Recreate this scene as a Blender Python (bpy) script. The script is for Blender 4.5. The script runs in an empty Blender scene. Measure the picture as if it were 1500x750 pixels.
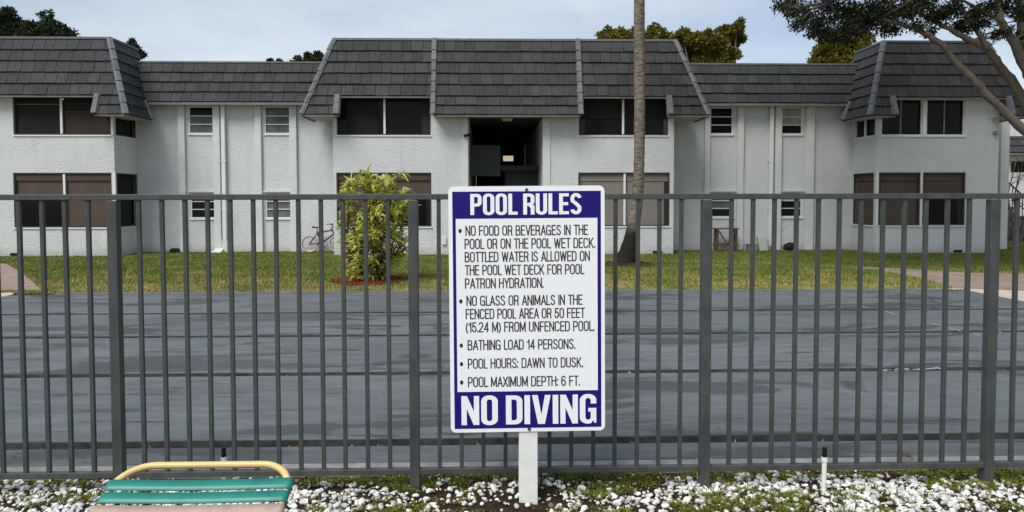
import bpy, bmesh, math, random
import numpy as np
from mathutils import Matrix, Vector, noise as mnoise

C = bpy.context.scene.collection
SC = bpy.context.scene
R = math.radians
rnd = random.Random(7)
rng = np.random.default_rng(7)

# ------------------------------------------------------------------ camera, sky, sun, exposure
F, PX0, PY0 = 1100.0, 750.0, 336.0
CAM_H, PITCH, YAW, ROLL = 1.55, 2.4, 1.6, 0.08
cam_d = bpy.data.cameras.new("camera")
cam = bpy.data.objects.new("camera", cam_d)
C.objects.link(cam)
CM = Matrix.Rotation(R(-YAW), 4, 'Z') @ Matrix.Rotation(R(90 - PITCH), 4, 'X') @ Matrix.Rotation(R(-ROLL), 4, 'Z')
cam.matrix_world = Matrix.Translation((0, 0, CAM_H)) @ CM
cam_d.sensor_width = 36.0
cam_d.lens = F / 1500 * 36.0
cam_d.shift_y = -(375 - PY0) / 1500
cam_d.clip_start = 0.05
cam_d.clip_end = 2000
SC.camera = cam

SUN_EL, SUN_AZ = 52.0, 215.0          # azimuth clockwise from +Y: the light comes from behind the viewer's left
world = bpy.data.worlds.new("World")
SC.world = world
world.use_nodes = True
nt = world.node_tree
for n in list(nt.nodes):
    nt.nodes.remove(n)
w_out = nt.nodes.new("ShaderNodeOutputWorld")
w_bg = nt.nodes.new("ShaderNodeBackground")
w_sky = nt.nodes.new("ShaderNodeTexSky")
w_sky.sky_type = 'NISHITA'
w_sky.sun_disc = False
w_sky.sun_elevation = R(SUN_EL)
w_sky.sun_rotation = R(SUN_AZ)
w_tc = nt.nodes.new("ShaderNodeTexCoord")
w_map = nt.nodes.new("ShaderNodeMapping")
w_map.inputs['Scale'].default_value = (1.0, 1.0, 3.2)
w_map.inputs['Location'].default_value = (0.3, 0.0, 0.2)
w_noise = nt.nodes.new("ShaderNodeTexNoise")
w_noise.inputs['Scale'].default_value = 2.3
w_noise.inputs['Detail'].default_value = 6.0
w_noise.inputs['Roughness'].default_value = 0.5
w_ramp = nt.nodes.new("ShaderNodeValToRGB")
w_ramp.color_ramp.elements[0].position = 0.30
w_ramp.color_ramp.elements[1].position = 0.70
w_ramp.color_ramp.elements[0].color = (0.15, 0.15, 0.15, 1)
w_ramp.color_ramp.elements[1].color = (0.85, 0.85, 0.85, 1)
w_mix = nt.nodes.new("ShaderNodeMixRGB")
w_mix.inputs[2].default_value = (6.6, 7.05, 7.5, 1)
w_bg.inputs['Strength'].default_value = 0.088
L = nt.links
L.new(w_tc.outputs['Generated'], w_map.inputs['Vector'])
L.new(w_map.outputs['Vector'], w_noise.inputs['Vector'])
L.new(w_noise.outputs['Fac'], w_ramp.inputs['Fac'])
L.new(w_ramp.outputs['Color'], w_mix.inputs[0])
L.new(w_sky.outputs['Color'], w_mix.inputs[1])
L.new(w_mix.outputs['Color'], w_bg.inputs['Color'])
L.new(w_bg.outputs['Background'], w_out.inputs['Surface'])

sun_d = bpy.data.lights.new("sun", 'SUN')
sun_d.energy = 2.3
sun_d.angle = R(30)
sun_d.color = (1.0, 0.96, 0.90)
sun = bpy.data.objects.new("sun", sun_d)
C.objects.link(sun)
sd = Vector((math.sin(R(SUN_AZ)) * math.cos(R(SUN_EL)), math.cos(R(SUN_AZ)) * math.cos(R(SUN_EL)), math.sin(R(SUN_EL))))
sun.rotation_euler = sd.to_track_quat('Z', 'Y').to_euler()
sun.location = (-10, -10, 20)

SC.view_settings.view_transform = 'Standard'
SC.view_settings.look = 'None'
SC.view_settings.gamma = 1.0
SC.view_settings.use_curve_mapping = False
SC.view_settings.exposure = 0.53


# ------------------------------------------------------------------ measuring helpers (photo coordinates -> places)
def ray(px, py):
    v = CM.to_3x3() @ Vector(((px - PX0) / F, (PY0 - py) / F, -1.0))
    return v


def at(px, py, Y):
    v = ray(px, py)
    k = Y / v.y
    return Vector((v.x * k, Y, CAM_H + v.z * k))


def X(px, py, Y):
    return at(px, py, Y).x


def Z(px, py, Y):
    return at(px, py, Y).z


def gnd(px, py, z=0.0):
    v = ray(px, py)
    k = (z - CAM_H) / v.z
    return Vector((v.x * k, v.y * k, z))


# ------------------------------------------------------------------ materials
def nodes_of(m):
    return m.node_tree.nodes, m.node_tree.links


def mat(name, col, rough=0.6, metal=0.0, spec=0.5, var=0.0, vscale=3.0, bump=0.0, bscale=40.0, col2=None,
        island=0.0, stretch=(1, 1, 1), detail=5.0, bdist=0.02, r2=None):
    """Principled material; a noise blends col to col2 (or to a darker/lighter col), bump, per-island tint."""
    m = bpy.data.materials.new(name)
    m.use_nodes = True
    N, K = nodes_of(m)
    b = N['Principled BSDF']
    b.inputs['Base Color'].default_value = (*col, 1)
    b.inputs['Roughness'].default_value = rough
    b.inputs['Metallic'].default_value = metal
    b.inputs['Specular IOR Level'].default_value = spec
    tc = N.new('ShaderNodeTexCoord')
    src = None
    if var > 0 or col2:
        mp = N.new('ShaderNodeMapping')
        mp.inputs['Scale'].default_value = stretch
        K.new(tc.outputs['Object'], mp.inputs['Vector'])
        nz = N.new('ShaderNodeTexNoise')
        nz.inputs['Scale'].default_value = vscale
        nz.inputs['Detail'].default_value = detail
        nz.inputs['Roughness'].default_value = 0.62
        K.new(mp.outputs['Vector'], nz.inputs['Vector'])
        rp = N.new('ShaderNodeValToRGB')
        rp.color_ramp.elements[0].position = 0.32
        rp.color_ramp.elements[1].position = 0.68
        if col2:
            c1, c2 = col, col2
        else:
            c1 = tuple(c * (1 - var) for c in col)
            c2 = tuple(min(1, c * (1 + var)) for c in col)
        rp.color_ramp.elements[0].color = (*c1, 1)
        rp.color_ramp.elements[1].color = (*c2, 1)
        K.new(nz.outputs['Fac'], rp.inputs['Fac'])
        src = rp.outputs['Color']
        if r2 is not None:
            mr = N.new('ShaderNodeMapRange')
            mr.inputs['From Min'].default_value = 0.35
            mr.inputs['From Max'].default_value = 0.65
            mr.inputs['To Min'].default_value = rough
            mr.inputs['To Max'].default_value = r2
            K.new(nz.outputs['Fac'], mr.inputs['Value'])
            K.new(mr.outputs['Result'], b.inputs['Roughness'])
    if island > 0:
        g = N.new('ShaderNodeNewGeometry')
        mr = N.new('ShaderNodeMapRange')
        mr.inputs['To Min'].default_value = 1 - island
        mr.inputs['To Max'].default_value = 1 + island
        K.new(g.outputs['Random Per Island'], mr.inputs['Value'])
        mx = N.new('ShaderNodeMixRGB')
        mx.blend_type = 'MULTIPLY'
        mx.inputs[0].default_value = 1
        if src:
            K.new(src, mx.inputs[1])
        else:
            mx.inputs[1].default_value = (*col, 1)
        K.new(mr.outputs['Result'], mx.inputs[2])
        src = mx.outputs['Color']
    if src:
        K.new(src, b.inputs['Base Color'])
    if bump > 0:
        nb = N.new('ShaderNodeTexNoise')
        nb.inputs['Scale'].default_value = bscale
        nb.inputs['Detail'].default_value = 4
        K.new(tc.outputs['Object'], nb.inputs['Vector'])
        bp = N.new('ShaderNodeBump')
        bp.inputs['Strength'].default_value = bump
        bp.inputs['Distance'].default_value = bdist
        K.new(nb.outputs['Fac'], bp.inputs['Height'])
        K.new(bp.outputs['Normal'], b.inputs['Normal'])
    return m


def leaf_mat(name, ca, cb, rough=0.5, trans=0.25, cpos=None):
    """Leaf: per-leaf random colour between ca and cb (cpos = third colour for a few), a little translucency."""
    m = bpy.data.materials.new(name)
    m.use_nodes = True
    N, K = nodes_of(m)
    b = N['Principled BSDF']
    b.inputs['Roughness'].default_value = rough
    b.inputs['Specular IOR Level'].default_value = 0.2
    g = N.new('ShaderNodeNewGeometry')
    rp = N.new('ShaderNodeValToRGB')
    rp.color_ramp.elements[0].color = (*ca, 1)
    rp.color_ramp.elements[1].color = (*cb, 1)
    if cpos:
        e = rp.color_ramp.elements.new(0.86)
        e.color = (*cb, 1)
        rp.color_ramp.elements[-1].color = (*cpos, 1)
    K.new(g.outputs['Random Per Island'], rp.inputs['Fac'])
    K.new(rp.outputs['Color'], b.inputs['Base Color'])
    t = N.new('ShaderNodeBsdfTranslucent')
    K.new(rp.outputs['Color'], t.inputs['Color'])
    mx = N.new('ShaderNodeMixShader')
    mx.inputs[0].default_value = trans
    K.new(b.outputs['BSDF'], mx.inputs[1])
    K.new(t.outputs['BSDF'], mx.inputs[2])
    K.new(mx.outputs['Shader'], N['Material Output'].inputs['Surface'])
    return m


M = {}


def stucco_mat():
    m = mat('stucco', (0.59, 0.612, 0.612), 0.85, var=0.05, vscale=1.3, bump=0.65, bscale=17.0, bdist=0.055, spec=0.25)
    N, K = nodes_of(m)
    b = N['Principled BSDF']
    src = b.inputs['Base Color'].links[0].from_socket
    tc = next(n for n in N if n.type == 'TEX_COORD')
    # grime: vertical run marks and a splash zone of soil at the foot of the wall
    mp = N.new('ShaderNodeMapping')
    mp.inputs['Scale'].default_value = (2.2, 2.2, 0.28)
    K.new(tc.outputs['Object'], mp.inputs['Vector'])
    nz = N.new('ShaderNodeTexNoise')
    nz.inputs['Scale'].default_value = 1.6
    nz.inputs['Detail'].default_value = 7
    K.new(mp.outputs['Vector'], nz.inputs['Vector'])
    rp = N.new('ShaderNodeValToRGB')
    rp.color_ramp.elements[0].position = 0.53
    rp.color_ramp.elements[1].position = 0.78
    rp.color_ramp.elements[0].color = (0, 0, 0, 1)
    rp.color_ramp.elements[1].color = (0.26, 0.26, 0.26, 1)
    K.new(nz.outputs['Fac'], rp.inputs['Fac'])
    mx = N.new('ShaderNodeMixRGB')
    mx.inputs[2].default_value = (0.34, 0.345, 0.33, 1)
    K.new(rp.outputs['Color'], mx.inputs[0])
    K.new(src, mx.inputs[1])
    sx = N.new('ShaderNodeSeparateXYZ')
    K.new(tc.outputs['Object'], sx.inputs[0])
    ad = N.new('ShaderNodeMath')
    ad.operation = 'MULTIPLY_ADD'
    ad.inputs[1].default_value = 0.35
    K.new(nz.outputs['Fac'], ad.inputs[0])
    K.new(sx.outputs['Z'], ad.inputs[2])
    mr = N.new('ShaderNodeMapRange')
    mr.inputs['From Min'].default_value = 0.14
    mr.inputs['From Max'].default_value = 0.42
    mr.inputs['To Min'].default_value = 0.55
    mr.inputs['To Max'].default_value = 0.0
    K.new(ad.outputs[0], mr.inputs['Value'])
    m2 = N.new('ShaderNodeMixRGB')
    m2.inputs[2].default_value = (0.30, 0.27, 0.21, 1)
    K.new(mr.outputs['Result'], m2.inputs[0])
    K.new(mx.outputs['Color'], m2.inputs[1])
    K.new(m2.outputs['Color'], b.inputs['Base Color'])
    # fine grain on top of the coarse trowel marks
    nb = next(n for n in N if n.type == 'BUMP')
    nf = N.new('ShaderNodeTexNoise')
    nf.inputs['Scale'].default_value = 20.0
    nf.inputs['Detail'].default_value = 8
    nf.inputs['Roughness'].default_value = 0.7
    nf.inputs['Distortion'].default_value = 0.6
    K.new(tc.outputs['Object'], nf.inputs['Vector'])
    K.new(nf.outputs['Fac'], nb.inputs['Height'])
    return m


M['stucco'] = stucco_mat()
M['trim'] = mat('white_trim', (0.66, 0.68, 0.67), 0.5, var=0.06, vscale=4)
M['pilaster'] = mat('pilaster_paint', (0.58, 0.60, 0.585), 0.8, var=0.07, vscale=2, bump=0.4, bscale=25, spec=0.2)
M['fascia'] = mat('fascia_paint', (0.15, 0.155, 0.155), 0.6, var=0.1, vscale=3)
M['soffit'] = mat('soffit_paint', (0.42, 0.43, 0.42), 0.8, var=0.08, vscale=3)
M['tile'] = mat('roof_tile', (0.046, 0.047, 0.049), 0.8, var=0.25, vscale=12, island=0.18, bump=0.7, bscale=35, stretch=(1.6, 1.6, 0.22), spec=0.25)
M['cap'] = mat('ridge_tile', (0.14, 0.148, 0.155), 0.75, var=0.25, vscale=7, island=0.15, bump=0.4, bscale=30, spec=0.3)
M['metal_flash'] = mat('roof_flashing', (0.16, 0.17, 0.175), 0.6, var=0.15, vscale=5)
M['glass_dark'] = mat('window_glass', (0.007, 0.007, 0.008), 0.15, spec=0.10)
M['glass_mid'] = mat('clouded_glass', (0.115, 0.12, 0.118), 0.3, spec=0.15, var=0.4, vscale=2.0)
M['screen_brown'] = mat('brown_sun_screen', (0.036, 0.028, 0.022), 0.8, var=0.15, vscale=2.5, spec=0.2)
M['shade_brown'] = mat('brown_blind', (0.085, 0.064, 0.052), 0.8, var=0.10, vscale=1.5, spec=0.2)
M['valance_brown'] = mat('brown_valance', (0.072, 0.052, 0.042), 0.8, var=0.1, spec=0.2)
M['shade_grey'] = mat('grey_blind', (0.20, 0.18, 0.16), 0.8, var=0.10, vscale=1.5, spec=0.2)
M['screen_dark'] = mat('dark_insect_screen', (0.013, 0.011, 0.009), 0.7, spec=0.2, var=0.35, vscale=2.0)
M['bronze'] = mat('bronze_frame', (0.035, 0.030, 0.027), 0.5)
M['curtain'] = mat('pale_curtain', (0.30, 0.31, 0.30), 0.9, var=0.25, vscale=6, stretch=(1, 1, 0.4))
M['black'] = mat('black_plastic', (0.010, 0.010, 0.011), 0.5, spec=0.2)
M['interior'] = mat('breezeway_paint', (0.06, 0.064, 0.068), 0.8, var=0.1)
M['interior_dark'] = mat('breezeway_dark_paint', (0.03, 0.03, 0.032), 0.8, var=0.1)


def fence_mat():
    m = mat('fence_paint', (0.054, 0.060, 0.058), 0.5, var=0.30, vscale=13, bump=0.2, bscale=120, spec=0.45, bdist=0.003, stretch=(1, 1, 0.35))
    return m


M['fence'] = fence_mat()
M['sign_white'] = mat('sign_white', (0.86, 0.87, 0.88), 0.4, var=0.015, vscale=5, spec=0.4)
M['sign_blue'] = mat('sign_blue', (0.014, 0.007, 0.165), 0.5, var=0.04, vscale=3, spec=0.2)
M['sign_black'] = mat('sign_black', (0.018, 0.018, 0.026), 0.5)
M['post_white'] = mat('white_painted_post', (0.74, 0.74, 0.71), 0.6, var=0.07, vscale=14, bump=0.3, bscale=60, bdist=0.004)
M['steel'] = mat('dull_steel', (0.10, 0.10, 0.11), 0.4, metal=0.8)
M['pvc'] = mat('white_pvc', (0.76, 0.76, 0.74), 0.4, var=0.05, vscale=20)
M['yellow'] = mat('yellow_tube', (0.68, 0.50, 0.20), 0.38, var=0.06, vscale=8, spec=0.5)
M['teal'] = mat('teal_strap', (0.010, 0.20, 0.165), 0.42, var=0.16, vscale=14, spec=0.5)
M['pink'] = mat('faded_pink_strap', (0.40, 0.30, 0.245), 0.6, var=0.14, vscale=25, spec=0.4)
M['soil'] = mat('soil', (0.055, 0.037, 0.024), 0.95, col2=(0.022, 0.014, 0.009), vscale=9, bump=0.8, bscale=50, spec=0.1)
M['lawn_soil'] = mat('lawn_soil', (0.10, 0.105, 0.030), 0.95, col2=(0.17, 0.15, 0.06), vscale=1.2, bump=0.7, bscale=30, spec=0.1)
M['kerb'] = mat('court_kerb', (0.13, 0.14, 0.145), 0.8, var=0.25, vscale=4, bump=0.3, bscale=30)
M['concrete'] = mat('pale_concrete', (0.50, 0.42, 0.34), 0.9, var=0.12, vscale=3, bump=0.3, bscale=40)
M['trail'] = mat('trodden_dirt', (0.155, 0.135, 0.075), 0.95, var=0.25, vscale=3)
M['edge'] = mat('bare_slab_edge', (0.36, 0.35, 0.33), 0.9, col2=(0.16, 0.155, 0.14), vscale=5)
M['gutter'] = mat('gutter_shade_dirt', (0.05, 0.05, 0.048), 0.9, var=0.5, vscale=12)
M['line'] = mat('worn_white_line', (0.34, 0.36, 0.37), 0.8, var=0.25, vscale=14)
M['mulch'] = mat('red_mulch', (0.19, 0.032, 0.018), 0.9, island=0.5, spec=0.2)
M['mulch_brown'] = mat('brown_mulch', (0.085, 0.045, 0.028), 0.9, island=0.5, spec=0.2)
M['mulch_base'] = mat('mulch_bed', (0.07, 0.018, 0.012), 0.95, var=0.3, vscale=10)
M['stone'] = mat('white_marble_chip', (0.64, 0.63, 0.60), 0.7, island=0.38, var=0.14, vscale=30, spec=0.3)
M['stone_tan'] = mat('tan_pebble', (0.30, 0.22, 0.16), 0.7, island=0.5, spec=0.3)
M['bark'] = mat('bark', (0.125, 0.108, 0.084), 0.9, var=0.35, vscale=7, bump=0.8, bscale=22, stretch=(1, 1, 0.3), spec=0.2)
M['bark_dark'] = mat('shrub_stem', (0.06, 0.045, 0.03), 0.9, var=0.3, vscale=10)
M['leaf_dark'] = leaf_mat('tree_leaf', (0.010, 0.014, 0.006), (0.026, 0.033, 0.013), 0.6, 0.12, cpos=(0.09, 0.09, 0.035))
M['leaf_far'] = leaf_mat('far_leaf', (0.016, 0.028, 0.012), (0.040, 0.055, 0.020), 0.6, 0.15)
M['leaf_olive'] = leaf_mat('olive_leaf', (0.070, 0.072, 0.010), (0.185, 0.160, 0.020), 0.6, 0.25, cpos=(0.25, 0.20, 0.03))
M['leaf_shrub'] = leaf_mat('variegated_leaf', (0.24, 0.29, 0.030), (0.74, 0.71, 0.17), 0.45, 0.42, cpos=(0.86, 0.82, 0.48))
M['leaf_weed'] = leaf_mat('weed_leaf', (0.11, 0.135, 0.014), (0.27, 0.29, 0.05), 0.55, 0.2)
M['leaf_palm'] = leaf_mat('palm_leaf', (0.03, 0.06, 0.015), (0.06, 0.09, 0.025), 0.5, 0.15)
M['dry_leaf'] = leaf_mat('dry_leaf', (0.16, 0.07, 0.025), (0.36, 0.26, 0.15), 0.8, 0.1, cpos=(0.55, 0.52, 0.46))
M['redwood'] = mat('red_brown_wood', (0.095, 0.048, 0.032), 0.8, var=0.3, vscale=10)
M['board_dark'] = mat('weathered_board', (0.11, 0.085, 0.065), 0.8, var=0.25, vscale=8)
M['chair_green'] = mat('faded_green_plastic', (0.40, 0.45, 0.36), 0.6, var=0.08)
M['boxgrey'] = mat('grey_brown_box', (0.22, 0.19, 0.17), 0.8, var=0.15)
M['bike_red'] = mat('red_bike_paint', (0.26, 0.025, 0.025), 0.4)
M['bike_dark'] = mat('dark_bike_paint', (0.035, 0.03, 0.04), 0.4)
M['rubber'] = mat('black_rubber', (0.02, 0.02, 0.02), 0.8)
M['tyre_pale'] = mat('pale_bicycle_tyre', (0.42, 0.41, 0.40), 0.8)
M['chrome'] = mat('bike_metal', (0.45, 0.45, 0.46), 0.3, metal=0.9)
M['cream'] = mat('cream_render', (0.62, 0.50, 0.36), 0.9, var=0.08)
M['lamp_white'] = mat('opal_lamp_cover', (0.65, 0.65, 0.62), 0.4)
M['step'] = mat('dark_stair_paint', (0.05, 0.055, 0.06), 0.7, var=0.2)


def court_mat():
    m = bpy.data.materials.new('court_paint')
    m.use_nodes = True
    N, K = nodes_of(m)
    b = N['Principled BSDF']
    tc = N.new('ShaderNodeTexCoord')

    def nz(scale, detail, stretch, rough=0.6, dist=0.0):
        mp = N.new('ShaderNodeMapping')
        mp.inputs['Scale'].default_value = stretch
        K.new(tc.outputs['Object'], mp.inputs['Vector'])
        n = N.new('ShaderNodeTexNoise')
        n.inputs['Scale'].default_value = scale
        n.inputs['Detail'].default_value = detail
        n.inputs['Roughness'].default_value = rough
        n.inputs['Distortion'].default_value = dist
        K.new(mp.outputs['Vector'], n.inputs['Vector'])
        return n

    def ramp(src, p0, p1, c0, c1):
        r = N.new('ShaderNodeValToRGB')
        r.color_ramp.elements[0].position = p0
        r.color_ramp.elements[1].position = p1
        r.color_ramp.elements[0].color = (*c0, 1)
        r.color_ramp.elements[1].color = (*c1, 1)
        K.new(src, r.inputs['Fac'])
        return r

    n1 = nz(0.5, 6, (0.7, 1.5, 1))
    base = ramp(n1.outputs['Fac'], 0.3, 0.7, (0.100, 0.112, 0.118), (0.150, 0.165, 0.172))
    n2 = nz(0.8, 4, (0.5, 1.7, 1), 0.55, 1.0)           # damp patches
    damp = ramp(n2.outputs['Fac'], 0.545, 0.585, (0, 0, 0), (1, 1, 1))
    mx = N.new('ShaderNodeMixRGB')
    mx.inputs[2].default_value = (0.052, 0.058, 0.060, 1)
    sc_ = N.new('ShaderNodeMath')
    sc_.operation = 'MULTIPLY'
    sc_.inputs[1].default_value = 0.85
    K.new(damp.outputs['Color'], sc_.inputs[0])
    K.new(sc_.outputs[0], mx.inputs[0])
    K.new(base.outputs['Color'], mx.inputs[1])
    n3 = nz(3.5, 9, (0.6, 2.4, 1), 0.7)                   # scuffs and brush marks
    sc2 = ramp(n3.outputs['Fac'], 0.33, 0.68, (0.74, 0.74, 0.74), (1.20, 1.20, 1.20))
    m2 = N.new('ShaderNodeMixRGB')
    m2.blend_type = 'MULTIPLY'
    m2.inputs[0].default_value = 1
    K.new(mx.outputs['Color'], m2.inputs[1])
    K.new(sc2.outputs['Color'], m2.inputs[2])
    n4 = nz(1.3, 6, (0.5, 2.4, 1), 0.65, 1.5)              # small dark grime marks
    gr = ramp(n4.outputs['Fac'], 0.585, 0.64, (0, 0, 0), (0.75, 0.75, 0.75))
    m3 = N.new('ShaderNodeMixRGB')
    m3.inputs[2].default_value = (0.045, 0.048, 0.048, 1)
    K.new(gr.outputs['Color'], m3.inputs[0])
    K.new(m2.outputs['Color'], m3.inputs[1])
    K.new(m3.outputs['Color'], b.inputs['Base Color'])
    rr = N.new('ShaderNodeMapRange')
    rr.inputs['To Min'].default_value = 0.62
    rr.inputs['To Max'].default_value = 0.38
    K.new(damp.outputs['Color'], rr.inputs['Value'])
    K.new(rr.outputs['Result'], b.inputs['Roughness'])
    b.inputs['Specular IOR Level'].default_value = 0.25
    bp = N.new('ShaderNodeBump')
    bp.inputs['Strength'].default_value = 0.35
    bp.inputs['Distance'].default_value = 0.012
    K.new(n3.outputs['Fac'], bp.inputs['Height'])
    K.new(bp.outputs['Normal'], b.inputs['Normal'])
    return m


M['court'] = court_mat()


def paver_mat():
    m = bpy.data.materials.new('brick_paver')
    m.use_nodes = True
    N, K = nodes_of(m)
    b = N['Principled BSDF']
    tc = N.new('ShaderNodeTexCoord')
    br = N.new('ShaderNodeTexBrick')
    br.inputs['Scale'].default_value = 1.0
    br.inputs['Brick Width'].default_value = 0.22
    br.inputs['Row Height'].default_value = 0.11
    br.inputs['Mortar Size'].default_value = 0.008
    br.inputs['Color1'].default_value = (0.25, 0.155, 0.125, 1)
    br.inputs['Color2'].default_value = (0.33, 0.235, 0.195, 1)
    br.inputs['Mortar'].default_value = (0.12, 0.10, 0.08, 1)
    K.new(tc.outputs['Object'], br.inputs['Vector'])
    nz = N.new('ShaderNodeTexNoise')
    nz.inputs['Scale'].default_value = 1.7
    nz.inputs['Detail'].default_value = 6
    K.new(tc.outputs['Object'], nz.inputs['Vector'])
    mx = N.new('ShaderNodeMixRGB')
    mx.inputs[2].default_value = (0.30, 0.26, 0.20, 1)
    mr = N.new('ShaderNodeMapRange')
    mr.inputs['From Min'].default_value = 0.4
    mr.inputs['From Max'].default_value = 0.7
    mr.inputs['To Max'].default_value = 0.6
    K.new(nz.outputs['Fac'], mr.inputs['Value'])
    K.new(mr.outputs['Result'], mx.inputs[0])
    K.new(br.outputs['Color'], mx.inputs[1])
    K.new(mx.outputs['Color'], b.inputs['Base Color'])
    b.inputs['Roughness'].default_value = 0.9
    return m


M['paver'] = paver_mat()


def grass_mat():
    m = bpy.data.materials.new('grass_blade')
    m.use_nodes = True
    N, K = nodes_of(m)
    b = N['Principled BSDF']
    b.inputs['Roughness'].default_value = 0.6
    b.inputs['Specular IOR Level'].default_value = 0.2
    tc = N.new('ShaderNodeTexCoord')
    nz = N.new('ShaderNodeTexNoise')
    nz.inputs['Scale'].default_value = 1.1
    nz.inputs['Detail'].default_value = 6
    nz.inputs['Roughness'].default_value = 0.7
    K.new(tc.outputs['Object'], nz.inputs['Vector'])
    sx = N.new('ShaderNodeSeparateXYZ')
    K.new(tc.outputs['Object'], sx.inputs[0])
    dry = N.new('ShaderNodeMapRange')                 # the strip along the court is drier
    dry.inputs['From Min'].default_value = 13.0
    dry.inputs['From Max'].default_value = 17.0
    dry.inputs['To Min'].default_value = 0.15
    dry.inputs['To Max'].default_value = -0.06
    K.new(sx.outputs['Y'], dry.inputs['Value'])
    ad = N.new('ShaderNodeMath')
    K.new(nz.outputs['Fac'], ad.inputs[0])
    K.new(dry.outputs['Result'], ad.inputs[1])
    g = N.new('ShaderNodeNewGeometry')
    a2 = N.new('ShaderNodeMath')
    a2.operation = 'MULTIPLY_ADD'
    a2.inputs[1].default_value = 0.22
    K.new(g.outputs['Random Per Island'], a2.inputs[0])
    K.new(ad.outputs[0], a2.inputs[2])
    rp = N.new('ShaderNodeValToRGB')
    rp.color_ramp.elements[0].position = 0.36
    rp.color_ramp.elements[0].color = (0.080, 0.122, 0.014, 1)
    rp.color_ramp.elements[1].position = 0.88
    rp.color_ramp.elements[1].color = (0.40, 0.33, 0.13, 1)
    e = rp.color_ramp.elements.new(0.62)
    e.color = (0.145, 0.178, 0.026, 1)
    K.new(a2.outputs[0], rp.inputs['Fac'])
    K.new(rp.outputs['Color'], b.inputs['Base Color'])
    return m


M['grass'] = grass_mat()


def palm_mat():
    m = mat('palm_bark', (0.150, 0.132, 0.106), 0.9, var=0.6, vscale=9, bump=1.0, bscale=16, stretch=(0.8, 0.8, 3.0), spec=0.2)
    N, K = nodes_of(m)
    b = N['Principled BSDF']
    src = b.inputs['Base Color'].links[0].from_socket
    tc = next(n for n in N if n.type == 'TEX_COORD')
    sx = N.new('ShaderNodeSeparateXYZ')
    K.new(tc.outputs['Object'], sx.inputs[0])
    nz = N.new('ShaderNodeTexNoise')
    nz.inputs['Scale'].default_value = 4
    K.new(tc.outputs['Object'], nz.inputs['Vector'])
    ad = N.new('ShaderNodeMath')
    ad.operation = 'MULTIPLY_ADD'
    ad.inputs[1].default_value = 0.5
    K.new(nz.outputs['Fac'], ad.inputs[0])
    K.new(sx.outputs['Z'], ad.inputs[2])
    mr = N.new('ShaderNodeMapRange')
    mr.inputs['From Min'].default_value = 0.95
    mr.inputs['From Max'].default_value = 1.30
    mr.inputs['To Min'].default_value = 1.0
    mr.inputs['To Max'].default_value = 0.0
    K.new(ad.outputs[0], mr.inputs['Value'])
    mx = N.new('ShaderNodeMixRGB')
    mx.inputs[2].default_value = (0.018, 0.015, 0.012, 1)
    K.new(mr.outputs['Result'], mx.inputs[0])
    K.new(src, mx.inputs[1])
    K.new(mx.outputs['Color'], b.inputs['Base Color'])
    return m


M['palm'] = palm_mat()


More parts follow.
